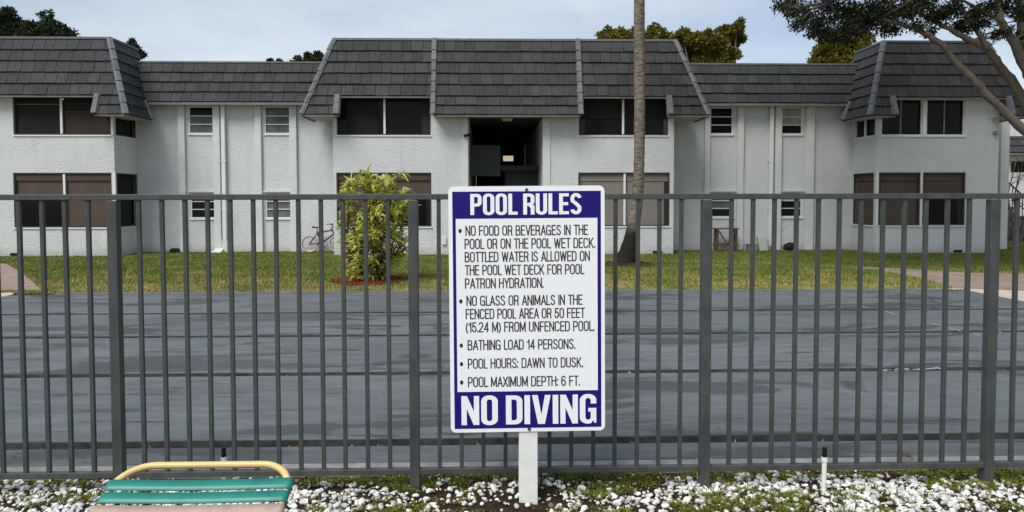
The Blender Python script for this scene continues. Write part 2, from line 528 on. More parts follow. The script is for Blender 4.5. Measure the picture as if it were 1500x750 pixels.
# ------------------------------------------------------------------ mesh helpers
class MB:
    def __init__(s):
        s.v, s.f = [], []

    def quad(s, a, b, c, d):
        i = len(s.v)
        s.v += [tuple(a), tuple(b), tuple(c), tuple(d)]
        s.f.append((i, i + 1, i + 2, i + 3))

    def poly(s, pts):
        i = len(s.v)
        s.v += [tuple(p) for p in pts]
        s.f.append(tuple(range(i, i + len(pts))))

    def hexa(s, p):
        """p: 8 points, 0-3 one face, 4-7 the opposite one"""
        i = len(s.v)
        s.v += [tuple(q) for q in p]
        for f in ((3, 2, 1, 0), (4, 5, 6, 7), (0, 1, 5, 4), (1, 2, 6, 5), (2, 3, 7, 6), (3, 0, 4, 7)):
            s.f.append(tuple(i + k for k in f))

    def box(s, x0, x1, y0, y1, z0, z1):
        s.hexa([(x0, y0, z0), (x1, y0, z0), (x1, y1, z0), (x0, y1, z0), (x0, y0, z1), (x1, y0, z1), (x1, y1, z1), (x0, y1, z1)])

    def beam(s, a, b, w, h, up=(0, 0, 1)):
        a, b = Vector(a), Vector(b)
        d = (b - a).normalized()
        up = Vector(up)
        if abs(d.dot(up)) > 0.98:
            up = Vector((0, 1, 0))
        r = d.cross(up).normalized() * (w / 2)
        u = r.cross(d).normalized() * (h / 2)
        s.hexa([a - r - u, a + r - u, a + r + u, a - r + u, b - r - u, b + r - u, b + r + u, b - r + u])

    def tube(s, pts, radii, seg=10, cap=True, wob=0.0):
        pts = [Vector(p) for p in pts]
        if not hasattr(radii, '__len__'):
            radii = [radii] * len(pts)
        n = len(pts)
        base = len(s.v)
        t0 = (pts[1] - pts[0]).normalized()
        ref = Vector((0, 0, 1)) if abs(t0.z) < 0.9 else Vector((1, 0, 0))
        r = t0.cross(ref).normalized()
        for i in range(n):
            t = (pts[min(i + 1, n - 1)] - pts[max(i - 1, 0)]).normalized()
            r = (r - t * r.dot(t)).normalized()
            q = t.cross(r)
            for k in range(seg):
                a = 2 * math.pi * k / seg
                rr = radii[i] * (1 + (rnd.uniform(-wob, wob) if wob else 0))
                s.v.append(tuple(pts[i] + (r * math.cos(a) + q * math.sin(a)) * rr))
        for i in range(n - 1):
            for k in range(seg):
                a = base + i * seg + k
                b = base + i * seg + (k + 1) % seg
                s.f.append((a, b, b + seg, a + seg))
        if cap:
            s.f.append(tuple(base + k for k in range(seg))[::-1])
            s.f.append(tuple(base + (n - 1) * seg + k for k in range(seg)))

    def torus(s, c, r1, r2, axis='Y', seg=28, sub=22):
        pts = []
        base = len(s.v)
        for i in range(seg):
            a = 2 * math.pi * i / seg
            for k in range(sub):
                b = 2 * math.pi * k / sub
                rr = r1 + r2 * math.cos(b)
                p = (rr * math.cos(a), r2 * math.sin(b), rr * math.sin(a))
                s.v.append((c[0] + p[0], c[1] + p[1], c[2] + p[2]))
        for i in range(seg):
            for k in range(sub):
                s.f.append((base + i * sub + k, base + i * sub + (k + 1) % sub,
                            base + ((i + 1) % seg) * sub + (k + 1) % sub, base + ((i + 1) % seg) * sub + k))

    def build(s, name, material, parent=None, smooth=False, bevel=0.0, loc=None):
        me = bpy.data.meshes.new(name)
        me.from_pydata(s.v, [], s.f)
        me.update()
        bm = bmesh.new()
        bm.from_mesh(me)
        bmesh.ops.recalc_face_normals(bm, faces=bm.faces)
        bm.to_mesh(me)
        bm.free()
        if smooth:
            me.polygons.foreach_set('use_smooth', [True] * len(me.polygons))
        me.materials.append(material)
        o = bpy.data.objects.new(name, me)
        C.objects.link(o)
        if loc is not None:
            o.location = loc
        if parent is not None:
            o.parent = parent
            o.matrix_parent_inverse = parent_inv(parent)
        if bevel > 0:
            b = o.modifiers.new('bevel', 'BEVEL')
            b.width = bevel
            b.segments = 2
            b.limit_method = 'ANGLE'
        return o


def parent_inv(p):
    m = Matrix.Identity(4)
    q = p
    while q is not None:
        m = Matrix.Translation(q.location) @ q.rotation_euler.to_matrix().to_4x4() @ m if False else q.matrix_basis @ (q.matrix_parent_inverse if q.parent else Matrix.Identity(4)) @ m if False else m
        q = None
    # every parent used here has an untouched parent of its own, so its world matrix is its basis
    if p.parent is None:
        return p.matrix_basis.inverted()
    return Matrix.Identity(4) if p.parent is None else (p.parent.matrix_basis @ p.matrix_parent_inverse @ p.matrix_basis).inverted()


def tag(o, label=None, cat=None, group=None, kind=None):
    if label:
        o['label'] = label
    if cat:
        o['category'] = cat
    if group:
        o['group'] = group
    if kind:
        o['kind'] = kind
    return o


def thing(name, label, cat, loc=(0, 0, 0), group=None, rz=0.0):
    o = bpy.data.objects.new(name, None)
    o.empty_display_size = 0.2
    C.objects.link(o)
    o.location = loc
    o.rotation_euler = (0, 0, rz)
    return tag(o, label, cat, group)


def big_mesh(name, verts, faces_flat, nper, material, parent=None, smooth=False):
    """verts (n,3) array; faces_flat: (m,nper) int array"""
    me = bpy.data.meshes.new(name)
    verts = np.asarray(verts, dtype=np.float32)
    faces = np.asarray(faces_flat, dtype=np.int32)
    me.vertices.add(len(verts))
    me.vertices.foreach_set('co', verts.ravel())
    me.loops.add(faces.size)
    me.loops.foreach_set('vertex_index', faces.ravel())
    me.polygons.add(len(faces))
    me.polygons.foreach_set('loop_start', np.arange(0, faces.size, nper, dtype=np.int32))
    me.polygons.foreach_set('loop_total', np.full(len(faces), nper, dtype=np.int32))
    if smooth:
        me.polygons.foreach_set('use_smooth', np.ones(len(faces), dtype=bool))
    me.update(calc_edges=True)
    me.validate()
    me.materials.append(material)
    o = bpy.data.objects.new(name, me)
    C.objects.link(o)
    if parent is not None:
        o.parent = parent
        o.matrix_parent_inverse = parent_inv(parent)
    return o


def leaves(centers, axes, length, width, fold=0.25):
    """rhombic leaves folded on the midrib: centers (n,3) = leaf base, axes (n,3) = direction, length/width arrays"""
    n = len(centers)
    a = axes / np.linalg.norm(axes, axis=1, keepdims=True)
    r = rng.normal(size=(n, 3))
    s = np.cross(a, r)
    s /= np.linalg.norm(s, axis=1, keepdims=True) + 1e-9
    nn = np.cross(a, s)
    length = np.broadcast_to(length, (n,))[:, None]
    width = np.broadcast_to(width, (n,))[:, None]
    v0 = centers
    v1 = centers + a * length * 0.45 + s * width * 0.5 + nn * width * fold
    v2 = centers + a * length
    v3 = centers + a * length * 0.45 - s * width * 0.5 + nn * width * fold
    vs = np.stack([v0, v1, v2, v3], axis=1).reshape(-1, 3)
    i = np.arange(n) * 4
    fs = np.concatenate([np.stack([i, i + 1, i + 2], 1), np.stack([i, i + 2, i + 3], 1)])
    return vs, fs


def wall(mb, o, u, n, w, h, holes, depth=0.12, base=0.0):
    """A wall face from o along u (unit) and up; holes = (u0,u1,z0,z1) with reveals going back along -n."""
    o, u, n = Vector(o), Vector(u), Vector(n)
    us = sorted({0, w, *[q for hl in holes for q in hl[:2]]})
    zs = sorted({base, h, *[q for hl in holes for q in hl[2:]]})
    P = lambda a, z, d=0: o + u * a + Vector((0, 0, z)) - n * d
    for i in range(len(us) - 1):
        for k in range(len(zs) - 1):
            cu, cz = (us[i] + us[i + 1]) / 2, (zs[k] + zs[k + 1]) / 2
            if any(q[0] < cu < q[1] and q[2] < cz < q[3] for q in holes):
                continue
            mb.quad(P(us[i], zs[k]), P(us[i + 1], zs[k]), P(us[i + 1], zs[k + 1]), P(us[i], zs[k + 1]))
    for a0, a1, z0, z1 in holes:
        mb.quad(P(a0, z0), P(a1, z0), P(a1, z0, depth), P(a0, z0, depth))
        mb.quad(P(a0, z1), P(a1, z1), P(a1, z1, depth), P(a0, z1, depth))
        mb.quad(P(a0, z0), P(a0, z1), P(a0, z1, depth), P(a0, z0, depth))
        mb.quad(P(a1, z0), P(a1, z1), P(a1, z1, depth), P(a1, z0, depth))


# ================================================================== THE SETTING
YB, YR = 20.5, 21.9          # bay fronts and the recessed wall
COURT_N, COURT_F = 4.38, 12.25
XL, XR = -7.75, 7.95         # ends of the shuffleboard lanes

g = MB()
NX, NY = 60, 60
g.poly([(-400, -60, -0.12), (400, -60, -0.12), (400, 600, -0.12), (-400, 600, -0.12)])
o = g.build('ground', M['lawn_soil'])
tag(o, kind='structure')

# shuffleboard lanes with gutters between them
gut = [4.74, 6.63, 8.48, 10.20]
GW = 0.075
edges = []
y = COURT_N
for q in gut:
    edges.append((y, q - GW))
    y = q + GW
edges.append((y, COURT_F))
for a, b in edges:
    m_ = MB()
    m_.box(XL, XR, a, b, -0.11, 0.0)
    o = m_.build('court_lane', M['court'], bevel=0.006)
    tag(o, kind='structure')
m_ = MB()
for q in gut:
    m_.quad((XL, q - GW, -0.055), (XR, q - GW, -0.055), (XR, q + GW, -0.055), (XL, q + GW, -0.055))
    m_.quad((XL, q + GW - .003, -0.054), (XR, q + GW - .003, -0.054), (XR, q + GW - .003, -0.007), (XL, q + GW - .003, -0.007))  # dark facing on the far wall: shade and dirt put into its colour
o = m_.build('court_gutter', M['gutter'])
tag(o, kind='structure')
# worn scoring triangle on the far lanes
m_ = MB()


def gline(p, q, w, z=0.004):
    p, q = Vector((p[0], p[1], 0)), Vector((q[0], q[1], 0))
    d = (q - p).normalized()
    s_ = Vector((-d.y, d.x, 0)) * w / 2
    m_.quad(*(Vector((v.x, v.y, z)) for v in (p - s_, q - s_, q + s_, p + s_)))


for (a, b) in (((1212, 450), (1236, 448.5)), ((1240, 448.5), (1258, 448.2)), ((1262, 448.6), (1272, 451.5)), ((1296, 456), (1311, 460.5)),
               ((1362, 473.5), (1379, 478)), ((1388, 480.5), (1407, 485.5)), ((1426, 489.5), (1436, 492))):
    p, q = gnd(*a), gnd(*b)
    gline((p.x, p.y), (q.x, q.y), 0.022)
p, q = gnd(1288, 541), gnd(1375, 538.5)
for k in range(16):
    a, b = p.lerp(q, k / 16), p.lerp(q, (k + rnd.uniform(.5, 1.1)) / 16)
    dy = rnd.uniform(-.03, .03)
    gline((a.x, a.y - .04 + dy), (b.x, b.y - .04 + dy), rnd.uniform(.02, .07))
o = m_.build('court_line', M['line'])
tag(o, kind='structure')
# kerb along the far side of the court
m_ = MB()
m_.box(XL + 0.7, XR - 0.4, COURT_F + 0.004, COURT_F + 0.10, -0.1, 0.022)
o = m_.build('court_kerb', M['kerb'], bevel=0.006)
tag(o, kind='structure')

# lawn sheet from the court to the building and beyond
m_ = MB()
m_.quad((-60, COURT_F + 0.1, -0.008), (60, COURT_F + 0.1, -0.008), (60, 80, -0.008), (-60, 80, -0.008))
o = m_.build('lawn_soil', M['lawn_soil'])
tag(o, kind='structure')

# walks: brick pavers left and right, pale concrete aprons at the court's ends
def sheet(name, pts, z, material):
    mm = MB()
    mm.poly([(p[0], p[1], z) for p in pts])
    oo = mm.build(name, material)
    return tag(oo, kind='structure')


def gp(*pp):
    return [gnd(a, b)[:2] for a, b in pp]


apronL = [(-14, 3.5), (XL - 0.01, 3.5), (XL - 0.01, COURT_F + 0.35), (-14, COURT_F + 0.35)]
sheet('concrete_apron', apronL, -0.004, M['concrete'])
apronR = [(XR + 0.01, 3.5), (16, 3.5), (16, 13.1), (9.4, 12.75), (XR - 0.9, COURT_F + 0.30), (XR - 0.9, COURT_F + 0.11), (XR + 0.01, COURT_F + 0.11)]
sheet('concrete_apron', apronR, -0.004, M['concrete'])
pathL = gp((-160, 426), (46, 426), (61, 425), (30, 398), (8, 386), (-160, 384))
sheet('brick_path', pathL, 0.002, M['paver'])
pathR = gp((1396, 421), (1560, 428), (1640, 428), (1700, 404), (1500, 401), (1420, 400), (1330, 394), (1240, 390), (1300, 398), (1350, 408))
sheet('brick_path', pathR, 0.002, M['paver'])
trail = gp((880, 379), (1000, 380), (1130, 383), (1240, 389), (1300, 397.5), (1240, 392), (1130, 387.5), (1000, 384), (880, 383))
sheet('dirt_trail', trail, -0.003, M['trail'])

# foreground bed soil under the gravel
m_ = MB()
nx, ny = 90, 30
xs = np.linspace(-5.0, 5.0, nx)
ys = np.linspace(-2.0, COURT_N - 0.004, ny)


def bed_z(x, y):
    z = -0.035 + 0.02 * mnoise.noise(Vector((x * 1.7, y * 1.7, 0.3)))
    d = math.hypot(x - 0.02, (y - 3.86) * 1.0)
    z += 0.045 * math.exp(-(d / 0.20) ** 2)
    d2 = math.hypot(x - 0.02 - (-0.75), y - 4.0)
    return z


for i in range(nx):
    for k in range(ny):
        m_.v.append((xs[i], ys[k], bed_z(xs[i], ys[k])))
for i in range(nx - 1):
    for k in range(ny - 1):
        a = i * ny + k
        m_.f.append((a, a + ny, a + ny + 1, a + 1))
o = m_.build('gravel_bed', M['soil'], smooth=True)
tag(o, kind='structure')
# concrete edge of the court, just behind the fence
m_ = MB()
m_.box(-6, 6.5, COURT_N - 0.13, COURT_N - 0.003, -0.1, -0.006)
o = m_.build('court_edge', M['edge'])
tag(o, kind='structure')


# grass: many small blades on the lawn, none on the walks
def inside(poly, x, y):
    c = np.zeros(len(x), bool)
    n = len(poly)
    for i in range(n):
        x1, y1 = poly[i]
        x2, y2 = poly[(i + 1) % n]
        cond = ((y1 > y) != (y2 > y)) & (x < (x2 - x1) * (y - y1) / (y2 - y1 + 1e-12) + x1)
        c ^= cond
    return c


def grass():
    n = 330000
    yy = COURT_F + 0.10 + (26 - COURT_F) * rng.random(n) ** 1.5
    xx = (rng.random(n) - 0.48) * 2 * (yy * 0.80)
    keep = ~(inside(apronR, xx, yy) | inside(pathL, xx, yy) | inside(pathR, xx, yy) | inside(apronL, xx, yy))
    tr = inside(trail, xx, yy)
    keep &= ~(tr & (rng.random(n) < 0.4))
    # under the building nothing grows
    keep &= ~((yy > YR - 0.02) & (xx > -30) & (xx < 14.0))
    for x0, x1 in ((-20, -9.95), (-4.3, 5.2), (10.7, 14.0)):
        keep &= ~((yy > YB - 0.02) & (xx > x0) & (xx < x1))
    xx, yy = xx[keep], yy[keep]
    n = len(xx)
    h = rng.uniform(0.025, 0.062, n)
    w = rng.uniform(0.005, 0.011, n)
    a = rng.uniform(0, 2 * np.pi, n)
    lean = rng.uniform(0.1, 0.9, n) * h
    la = rng.uniform(0, 2 * np.pi, n)
    b = np.stack([xx, yy, np.full(n, -0.01)], 1)
    s = np.stack([np.cos(a) * w, np.sin(a) * w, np.zeros(n)], 1)
    tip = b + np.stack([np.cos(la) * lean, np.sin(la) * lean, h], 1)
    vs = np.stack([b - s, b + s, tip], 1).reshape(-1, 3)
    fs = np.arange(n * 3).reshape(-1, 3)
    o = big_mesh('grass', vs, fs, 3, M['grass'])
    tag(o, 'short patchy green and yellow grass of the lawn', 'grass', kind='stuff')


grass()

# ================================================================== THE APARTMENT BUILDING
bld = thing('apartment_building', 'long two storey white stucco apartment block with dark grey tiled mansard roof', 'building', (0, YR, 0))
ZE, ZS, ZT = Z(735, 141, YB - .3), Z(735, 168.5, YB - .45), Z(735, 60, YB + .25)        # raised eave, low skirt, top of the bay roofs
SLOPE = 0.72 / (ZT - ZS)
YS = YB - 0.45                       # foot of the skirts
ZRT, YRE = Z(725, 94, YR + .05), YR - 0.35           # recessed roof top, its eave

# plan positions
LB1 = X(168, 250, YB)                # right corner of the left bay
LB0 = LB1 - 6.0
CB0, CB1 = X(488, 250, YB), X(987, 250, YB)
RB0, RB1 = X(1283, 250, YB), X(1462, 250, YB)
ZUS, ZLT, ZLS = 3.25, 2.24, 0.77     # upper sill, lower head, lower sill of the bays
OP0, OP1 = X(686, 230, YB), X(795, 230, YB)


def slider(x0, x1, z0, z1, Y, mull, panes, axis='x', depth=0.07, frame='trim', name='window'):
    """A big bay window: frame with mullions at the given positions; panes = list of (a0,a1,z0,z1,material,extra depth)."""
    fr = MB()
    t = 0.035

    def bx(mb, a0, a1, d0, d1, q0, q1):
        if axis == 'x':
            mb.box(a0, a1, Y + d0, Y + d1, q0, q1)
        else:
            s_ = 1 if axis == '+' else -1
            e0, e1 = Y - s_ * d0, Y - s_ * d1
            mb.box(min(e0, e1), max(e0, e1), a0, a1, q0, q1)
    bx(fr, x0 + 0.002, x0 + t, 0.02, depth, z0 + t, z1 - t)
    bx(fr, x1 - t, x1 - 0.002, 0.02, depth, z0 + t, z1 - t)
    bx(fr, x0 + 0.002, x1 - 0.002, 0.018, depth, z0 + 0.002, z0 + t)
    bx(fr, x0 + 0.002, x1 - 0.002, 0.018, depth, z1 - t, z1 - 0.002)
    fo = fr.build(name, M[frame], bld)
    for mm_ in mull:
        mu = MB()
        bx(mu, mm_ - 0.028, mm_ + 0.028, 0.012, depth - 0.01, z0 + t + 0.001, z1 - t - 0.001)
        mu.build('mullion', M['trim'], fo)
    si = MB()
    bx(si, x0 - 0.02, x1 + 0.02, -0.03, 0.016, z0 - 0.035, z0 - 0.001)
    si.build('sill', M['trim'], fo)
    for (a0, a1, q0, q1, mt, dd, nm) in panes:
        pm = MB()
        bx(pm, a0, a1, depth + dd, depth + dd + 0.012, q0, q1)
        pm.build(nm, M[mt], fo)
    return fo


def bay_wall(x0, x1, holes):
    mb = MB()
    wall(mb, (x0, YB, 0), (1, 0, 0), (0, -1, 0), x1 - x0, ZE + 0.1, [(a - x0, b - x0, c, d) for a, b, c, d in holes], 0.14)
    return mb


# --- left bay
wl0, wl1 = X(19, 170, YB), X(162, 170, YB)
wl0b, wl1b = X(20, 290, YB), X(164, 290, YB)
mb = bay_wall(LB0, LB1, [(wl0, wl1, ZUS, ZE - 0.0), (wl0b, wl1b, ZLS, ZLT)])
sideU = (YB + 0.10, YR - 0.12, ZUS, ZE - 0.3)
sideL = (YB + 0.10, YR - 0.10, ZLS, ZLT)
wall(mb, (LB1, YB, 0), (0, 1, 0), (1, 0, 0), YR - YB, ZE + 0.1, [(a - YB, b - YB, c, d) for a, b, c, d in (sideU, sideL)], 0.14)
mb.build('bay_wall', M['stucco'], bld)
mx_ = X(89, 170, YB)
slider(wl0, wl1, ZUS, ZE, YB, [mx_], [
    (wl0 + .04, mx_ - .03, ZE - .20, ZE - .185, 'shade_grey', 0.004, 'screen_rail'), (mx_ + .03, wl1 - .04, ZUS + .62, ZUS + .635, 'shade_brown', 0.004, 'screen_rail'),
    (wl0 + .03, mx_ - .02, ZUS + .03, ZE - .03, 'screen_dark', 0.02, 'screen'), (mx_ + .02, wl1 - .03, ZUS + .03, ZUS + 0.62, 'screen_brown', 0.02, 'screen'),
    (mx_ + .02, wl1 - .03, ZUS + .63, ZE - .03, 'screen_dark', 0.03, 'pane')], frame='bronze')
mx_ = X(94, 290, YB)
ml = ZLS + 0.78
slider(wl0b, wl1b, ZLS, ZLT, YB, [mx_], [
    (wl0b + .03, mx_ - .02, ml, ZLT - .03, 'shade_brown', 0.02, 'blind'), (wl0b + .03, wl1b - .03, ZLT - .21, ZLT - .03, 'valance_brown', -0.02, 'valance'), (wl0b + .17, mx_ - .02, ZLS + .03, ml - .02, 'glass_dark', 0.03, 'pane'),
    (wl0b + .03, wl0b + .15, ZLS + .03, ml - .02, 'screen_brown', 0.02, 'screen'),
    (mx_ + .02, wl1b - .03, ZLS + .03, ZLT - .03, 'shade_brown', 0.02, 'blind')], frame='bronze')
slider(sideU[0], sideU[1], ZUS, ZE - 0.3, LB1, [], [(sideU[0] + .03, sideU[1] - .03, ZUS + .03, ZE - .33, 'glass_dark', 0.02, 'pane')], axis='+', frame='bronze')
slider(sideL[0], sideL[1], ZLS, ZLT, LB1, [], [(sideL[0] + .03, sideL[1] - .03, ZLS + .9, ZLT - .03, 'screen_dark', 0.02, 'screen'),
                                               (sideL[0] + .03, sideL[1] - .03, ZLS + .03, ZLS + .88, 'glass_dark', 0.03, 'pane')], axis='+', frame='bronze')

# --- centre bay
cu0, cu1 = X(493, 170, YB), X(631, 170, YB)
cr0, cr1 = X(848, 170, YB), X(979, 170, YB)
cl0, cl1 = X(493, 290, YB), X(632, 290, YB)
ch0, ch1 = X(847, 290, YB), X(981, 290, YB)
mb = bay_wall(CB0, CB1, [(cu0, cu1, ZUS, ZE), (cr0, cr1, ZUS, ZE), (cl0, cl1, ZLS, ZLT), (ch0, ch1, ZLS, ZLT), (OP0, OP1, 0.0, ZS)])
for xc, nn in ((CB0, (-1, 0, 0)), (CB1, (1, 0, 0))):
    wall(mb, (xc, YB, 0), (0, 1, 0), nn, YR - YB, ZE + 0.1, [])
mb.build('bay_wall', M['stucco'], bld)
mx_ = X(563, 170, YB)
slider(cu0, cu1, ZUS, ZE, YB, [mx_], [
    (cu0 + .03, cu0 + .24, ZUS + .03, ZE - .03, 'glass_dark', 0.03, 'pane'), (cu0 + .25, mx_ - .2, ZUS + .03, ZE - .03, 'screen_dark', 0.02, 'screen'),
    (mx_ - .19, mx_ - .02, ZUS + .03, ZE - .03, 'glass_dark', 0.03, 'pane'), (mx_ + .02, cu1 - .26, ZUS + .03, ZE - .03, 'glass_dark', 0.03, 'pane'),
    (cu1 - .25, cu1 - .03, ZUS + .03, ZE - .03, 'screen_brown', 0.02, 'screen')], frame='bronze')
mx_ = X(913, 170, YB)
zm = ZUS + 0.47
slider(cr0, cr1, ZUS, ZE, YB, [mx_], [
    (cr0 + .03, mx_ - .02, zm, ZE - .03, 'screen_dark', 0.02, 'blind'), (cr0 + .16, mx_ - .02, ZUS + .03, zm - .02, 'glass_dark', 0.03, 'pane'),
    (cr0 + .03, cr0 + .14, ZUS + .03, zm - .02, 'shade_brown', 0.02, 'screen'),
    (mx_ + .02, cr1 - .03, zm, ZE - .03, 'screen_dark', 0.02, 'blind'), (mx_ + .02, cr1 - .12, ZUS + .03, zm - .02, 'glass_dark', 0.03, 'pane'),
    (cr1 - .11, cr1 - .03, ZUS + .03, zm - .02, 'shade_brown', 0.02, 'screen')], frame='bronze')
mx_ = X(562, 290, YB)
slider(cl0, cl1, ZLS, ZLT, YB, [mx_], [
    (cl0 + .03, cl1 - .03, ZLT - .21, ZLT - .03, 'valance_brown', -0.02, 'valance'), (cl0 + .03, mx_ - .02, ZLS + .03, ZLT - .03, 'shade_brown', 0.02, 'blind'), (mx_ + .02, cl1 - .03, ml, ZLT - .03, 'shade_brown', 0.02, 'blind'),
    (mx_ + .02, cl1 - .15, ZLS + .03, ml - .02, 'glass_dark', 0.03, 'pane'), (cl1 - .14, cl1 - .03, ZLS + .03, ml - .02, 'screen_dark', 0.02, 'screen')], frame='bronze')
mx_ = X(915, 290, YB)
fo = slider(ch0, ch1, ZLS, ZLT, YB, [mx_], [
    (ch0 + .03, mx_ - .02, ZLS + .03, ZLT - .26, 'shade_grey', 0.025, 'blind'), (ch0 + .03, mx_ - .02, ZLT - .24, ZLT - .03, 'shade_grey', 0.015, 'valance'),
    (mx_ + .02, ch1 - .14, ZLS + .03, ZLT - .26, 'shade_grey', 0.025, 'blind'), (mx_ + .02, ch1 - .03, ZLT - .24, ZLT - .03, 'shade_grey', 0.015, 'valance'),
    (ch1 - .13, ch1 - .03, ZLS + .03, ZLT - .26, 'screen_brown', 0.03, 'pane')], frame='bronze')

# white corner trims beside the windows
for px_, za, zb in ((164.8, ZUS, ZE), (166.0, ZLS, ZLT)):
    t_ = MB()
    xx = X(px_, 200, YB)
    t_.box(xx - 0.03, xx + 0.03, YB - 0.012, YB - 0.003, za, zb)
    t_.build('corner_trim', M['trim'], bld)

# --- right bay
ru = [(X(1291, 170, YB), X(1352, 170, YB)), (X(1357, 170, YB), X(1414, 170, YB))]
rl = [(X(1287, 290, YB), X(1348, 290, YB)), (X(1351, 290, YB), X(1414, 290, YB))]
mb = bay_wall(RB0, RB1, [(a, b, ZUS, ZE) for a, b in ru] + [(a, b, ZLS, ZLT) for a, b in rl])
wall(mb, (RB0, YB, 0), (0, 1, 0), (-1, 0, 0), YR - YB, ZE + 0.1, [(a - YB, b - YB, c, d) for a, b, c, d in ((YB + .1, YR - .12, ZUS, ZE - .3), sideL)], 0.14)
wall(mb, (RB1, YB, 0), (0, 1, 0), (1, 0, 0), YR - YB, ZE + 0.1, [])
mb.build('bay_wall', M['stucco'], bld)
for a, b in ru:
    c = (a + b) / 2
    slider(a, b, ZUS, ZE, YB, [], [(a + .03, c - .02, ZUS + .03, ZE - .03, 'glass_dark', 0.02, 'pane'), (c + .02, b - .03, ZUS + .03, ZE - .03, 'glass_dark', 0.035, 'pane'),
                                   (c - .019, c + .019, ZUS + .03, ZE - .03, 'shade_grey', 0.0, 'stile')], frame='trim')
a, b = rl[0]
slider(a, b, ZLS, ZLT, YB, [], [(a + .03, b - .03, ZLS + .03, ZLT - .25, 'shade_brown', 0.03, 'blind'), (a + .03, b - .03, ZLT - .23, ZLT - .03, 'shade_brown', 0.015, 'valance')], frame='bronze')
a, b = rl[1]
slider(a, b, ZLS, ZLT, YB, [], [(a + .03, b - .03, ml, ZLT - .25, 'shade_brown', 0.02, 'blind'), (a + .03, b - .03, ZLT - .23, ZLT - .03, 'shade_brown', 0.01, 'valance'),
                                (a + .03, b - .15, ZLS + .03, ml - .02, 'glass_dark', 0.03, 'pane'), (b - .13, b - .03, ZLS + .03, ml - .02, 'screen_brown', 0.02, 'screen')], frame='bronze')
slider(sideU[0], sideU[1], ZUS, ZE - 0.3, RB0, [(sideU[0] + sideU[1]) / 2], [(sideU[0] + .03, sideU[1] - .03, ZUS + .03, ZE - .33, 'glass_dark', 0.02, 'pane')], axis='-', frame='trim')
slider(sideL[0], sideL[1], ZLS, ZLT, RB0, [], [(sideL[0] + .03, sideL[1] - .03, ZLS + .03, ZLT - .25, 'shade_brown', 0.02, 'blind'),
                                               (sideL[0] + .03, sideL[1] - .03, ZLT - .23, ZLT - .03, 'shade_brown', 0.01, 'valance')], axis='-', frame='bronze')
for a, b, za, zb in ((ru[0][1], ru[1][0], ZUS, ZE), (rl[0][1], rl[1][0], ZLS, ZLT), (RB0 + .01, rl[0][0] - .01, ZLS, ZLT)):
    t_ = MB()
    t_.box(a, b, YB - 0.012, YB - 0.003, za, zb)
    t_.build('corner_trim', M['trim'], bld)


# --- recessed walls with pilasters and louvred windows
def louvre(x0, x1, z0, z1, dark):
    fr = MB()
    t = 0.035
    fr.box(x0 + .002, x0 + t, YR + .01, YR + .07, z0 + t, z1 - t)
    fr.box(x1 - t, x1 - .002, YR + .01, YR + .07, z0 + t, z1 - t)
    fr.box(x0 + .002, x1 - .002, YR + .008, YR + .07, z0 + .002, z0 + t)
    fr.box(x0 + .002, x1 - .002, YR + .008, YR + .07, z1 - t, z1 - .002)
    fo = fr.build('window', M['trim'], bld)
    for k in range(3):
        a = z0 + t + (z1 - z0 - 2 * t) * k / 3
        b = z0 + t + (z1 - z0 - 2 * t) * (k + 1) / 3
        if k:
            rl_ = MB()
            rl_.box(x0 + t + .001, x1 - t - .001, YR + .02, YR + .06, a - .012, a + .012)
            rl_.build('glazing_bar', M['trim'], fo)
        pm = MB()
        pm.hexa([(x0 + t, YR + .045, a + .014), (x1 - t, YR + .045, a + .014), (x1 - t, YR + .055, a + .014), (x0 + t, YR + .055, a + .014),
                 (x0 + t, YR + .06, b - .014), (x1 - t, YR + .06, b - .014), (x1 - t, YR + .07, b - .014), (x0 + t, YR + .07, b - .014)])
        pm.build('pane', M[dark[k]], fo)
    si = MB()
    si.box(x0 - .02, x1 + .02, YR - .035, YR + .006, z0 - .04, z0 - .001)
    si.build('sill', M['trim'], fo)
    return fo


ZU0, ZU1, ZL0, ZL1 = 3.40, 4.19, 0.97, 1.72
winsL = [((276, 313), ('glass_mid', 'glass_mid', 'glass_dark'), ('glass_dark',) * 3, (279, 316)), ((387, 425), ('glass_mid',) * 3, ('glass_mid',) * 3, (389, 427))]
winsR = [((1040, 1074), ('glass_dark',) * 3, ('glass_dark', 'glass_mid', 'glass_mid'), (1041, 1075)), ((1144, 1176), ('glass_dark', 'curtain', 'curtain'), ('glass_dark', 'glass_dark', 'curtain'), (1142, 1175))]
for x0, x1, wins in ((LB1, CB0, winsL), (CB1, RB0, winsR)):
    holes = []
    for (a, b), d1, d2, (c, d) in wins:
        holes.append((X(a, 175, YR), X(b, 175, YR), ZU0, ZU1))
        holes.append((X(c, 300, YR), X(d, 300, YR), ZL0, ZL1))
    mb = MB()
    wall(mb, (x0, YR, 0), (1, 0, 0), (0, -1, 0), x1 - x0, ZE + 0.1, [(a - x0, b - x0, c, d) for a, b, c, d in holes], 0.12)
    mb.build('recessed_wall', M['stucco'], bld)
    for k, ((a, b), d1, d2, _) in enumerate(wins):
        louvre(*holes[2 * k], d1)
        louvre(*holes[2 * k + 1], d2)
        h_ = holes[2 * k + 1]
        ln = MB()
        ln.box(h_[0] - .05, h_[1] + .04, YR - .07, YR - .003, h_[3] + .004, h_[3] + .05)
        ln.build('window_hood', M['pilaster'], bld)
for px0_, px1_ in ((263, 273), (314, 324), (375, 384.5), (425.5, 436), (1031, 1039), (1079, 1088), (1134, 1143.5), (1179, 1191)):
    p_ = MB()
    p_.box(X(px0_, 250, YR), X(px1_, 250, YR), YR - 0.09, YR - 0.003, 0.0, ZE - 0.05)
    p_.build('pilaster', M['pilaster'], bld, bevel=0.012)
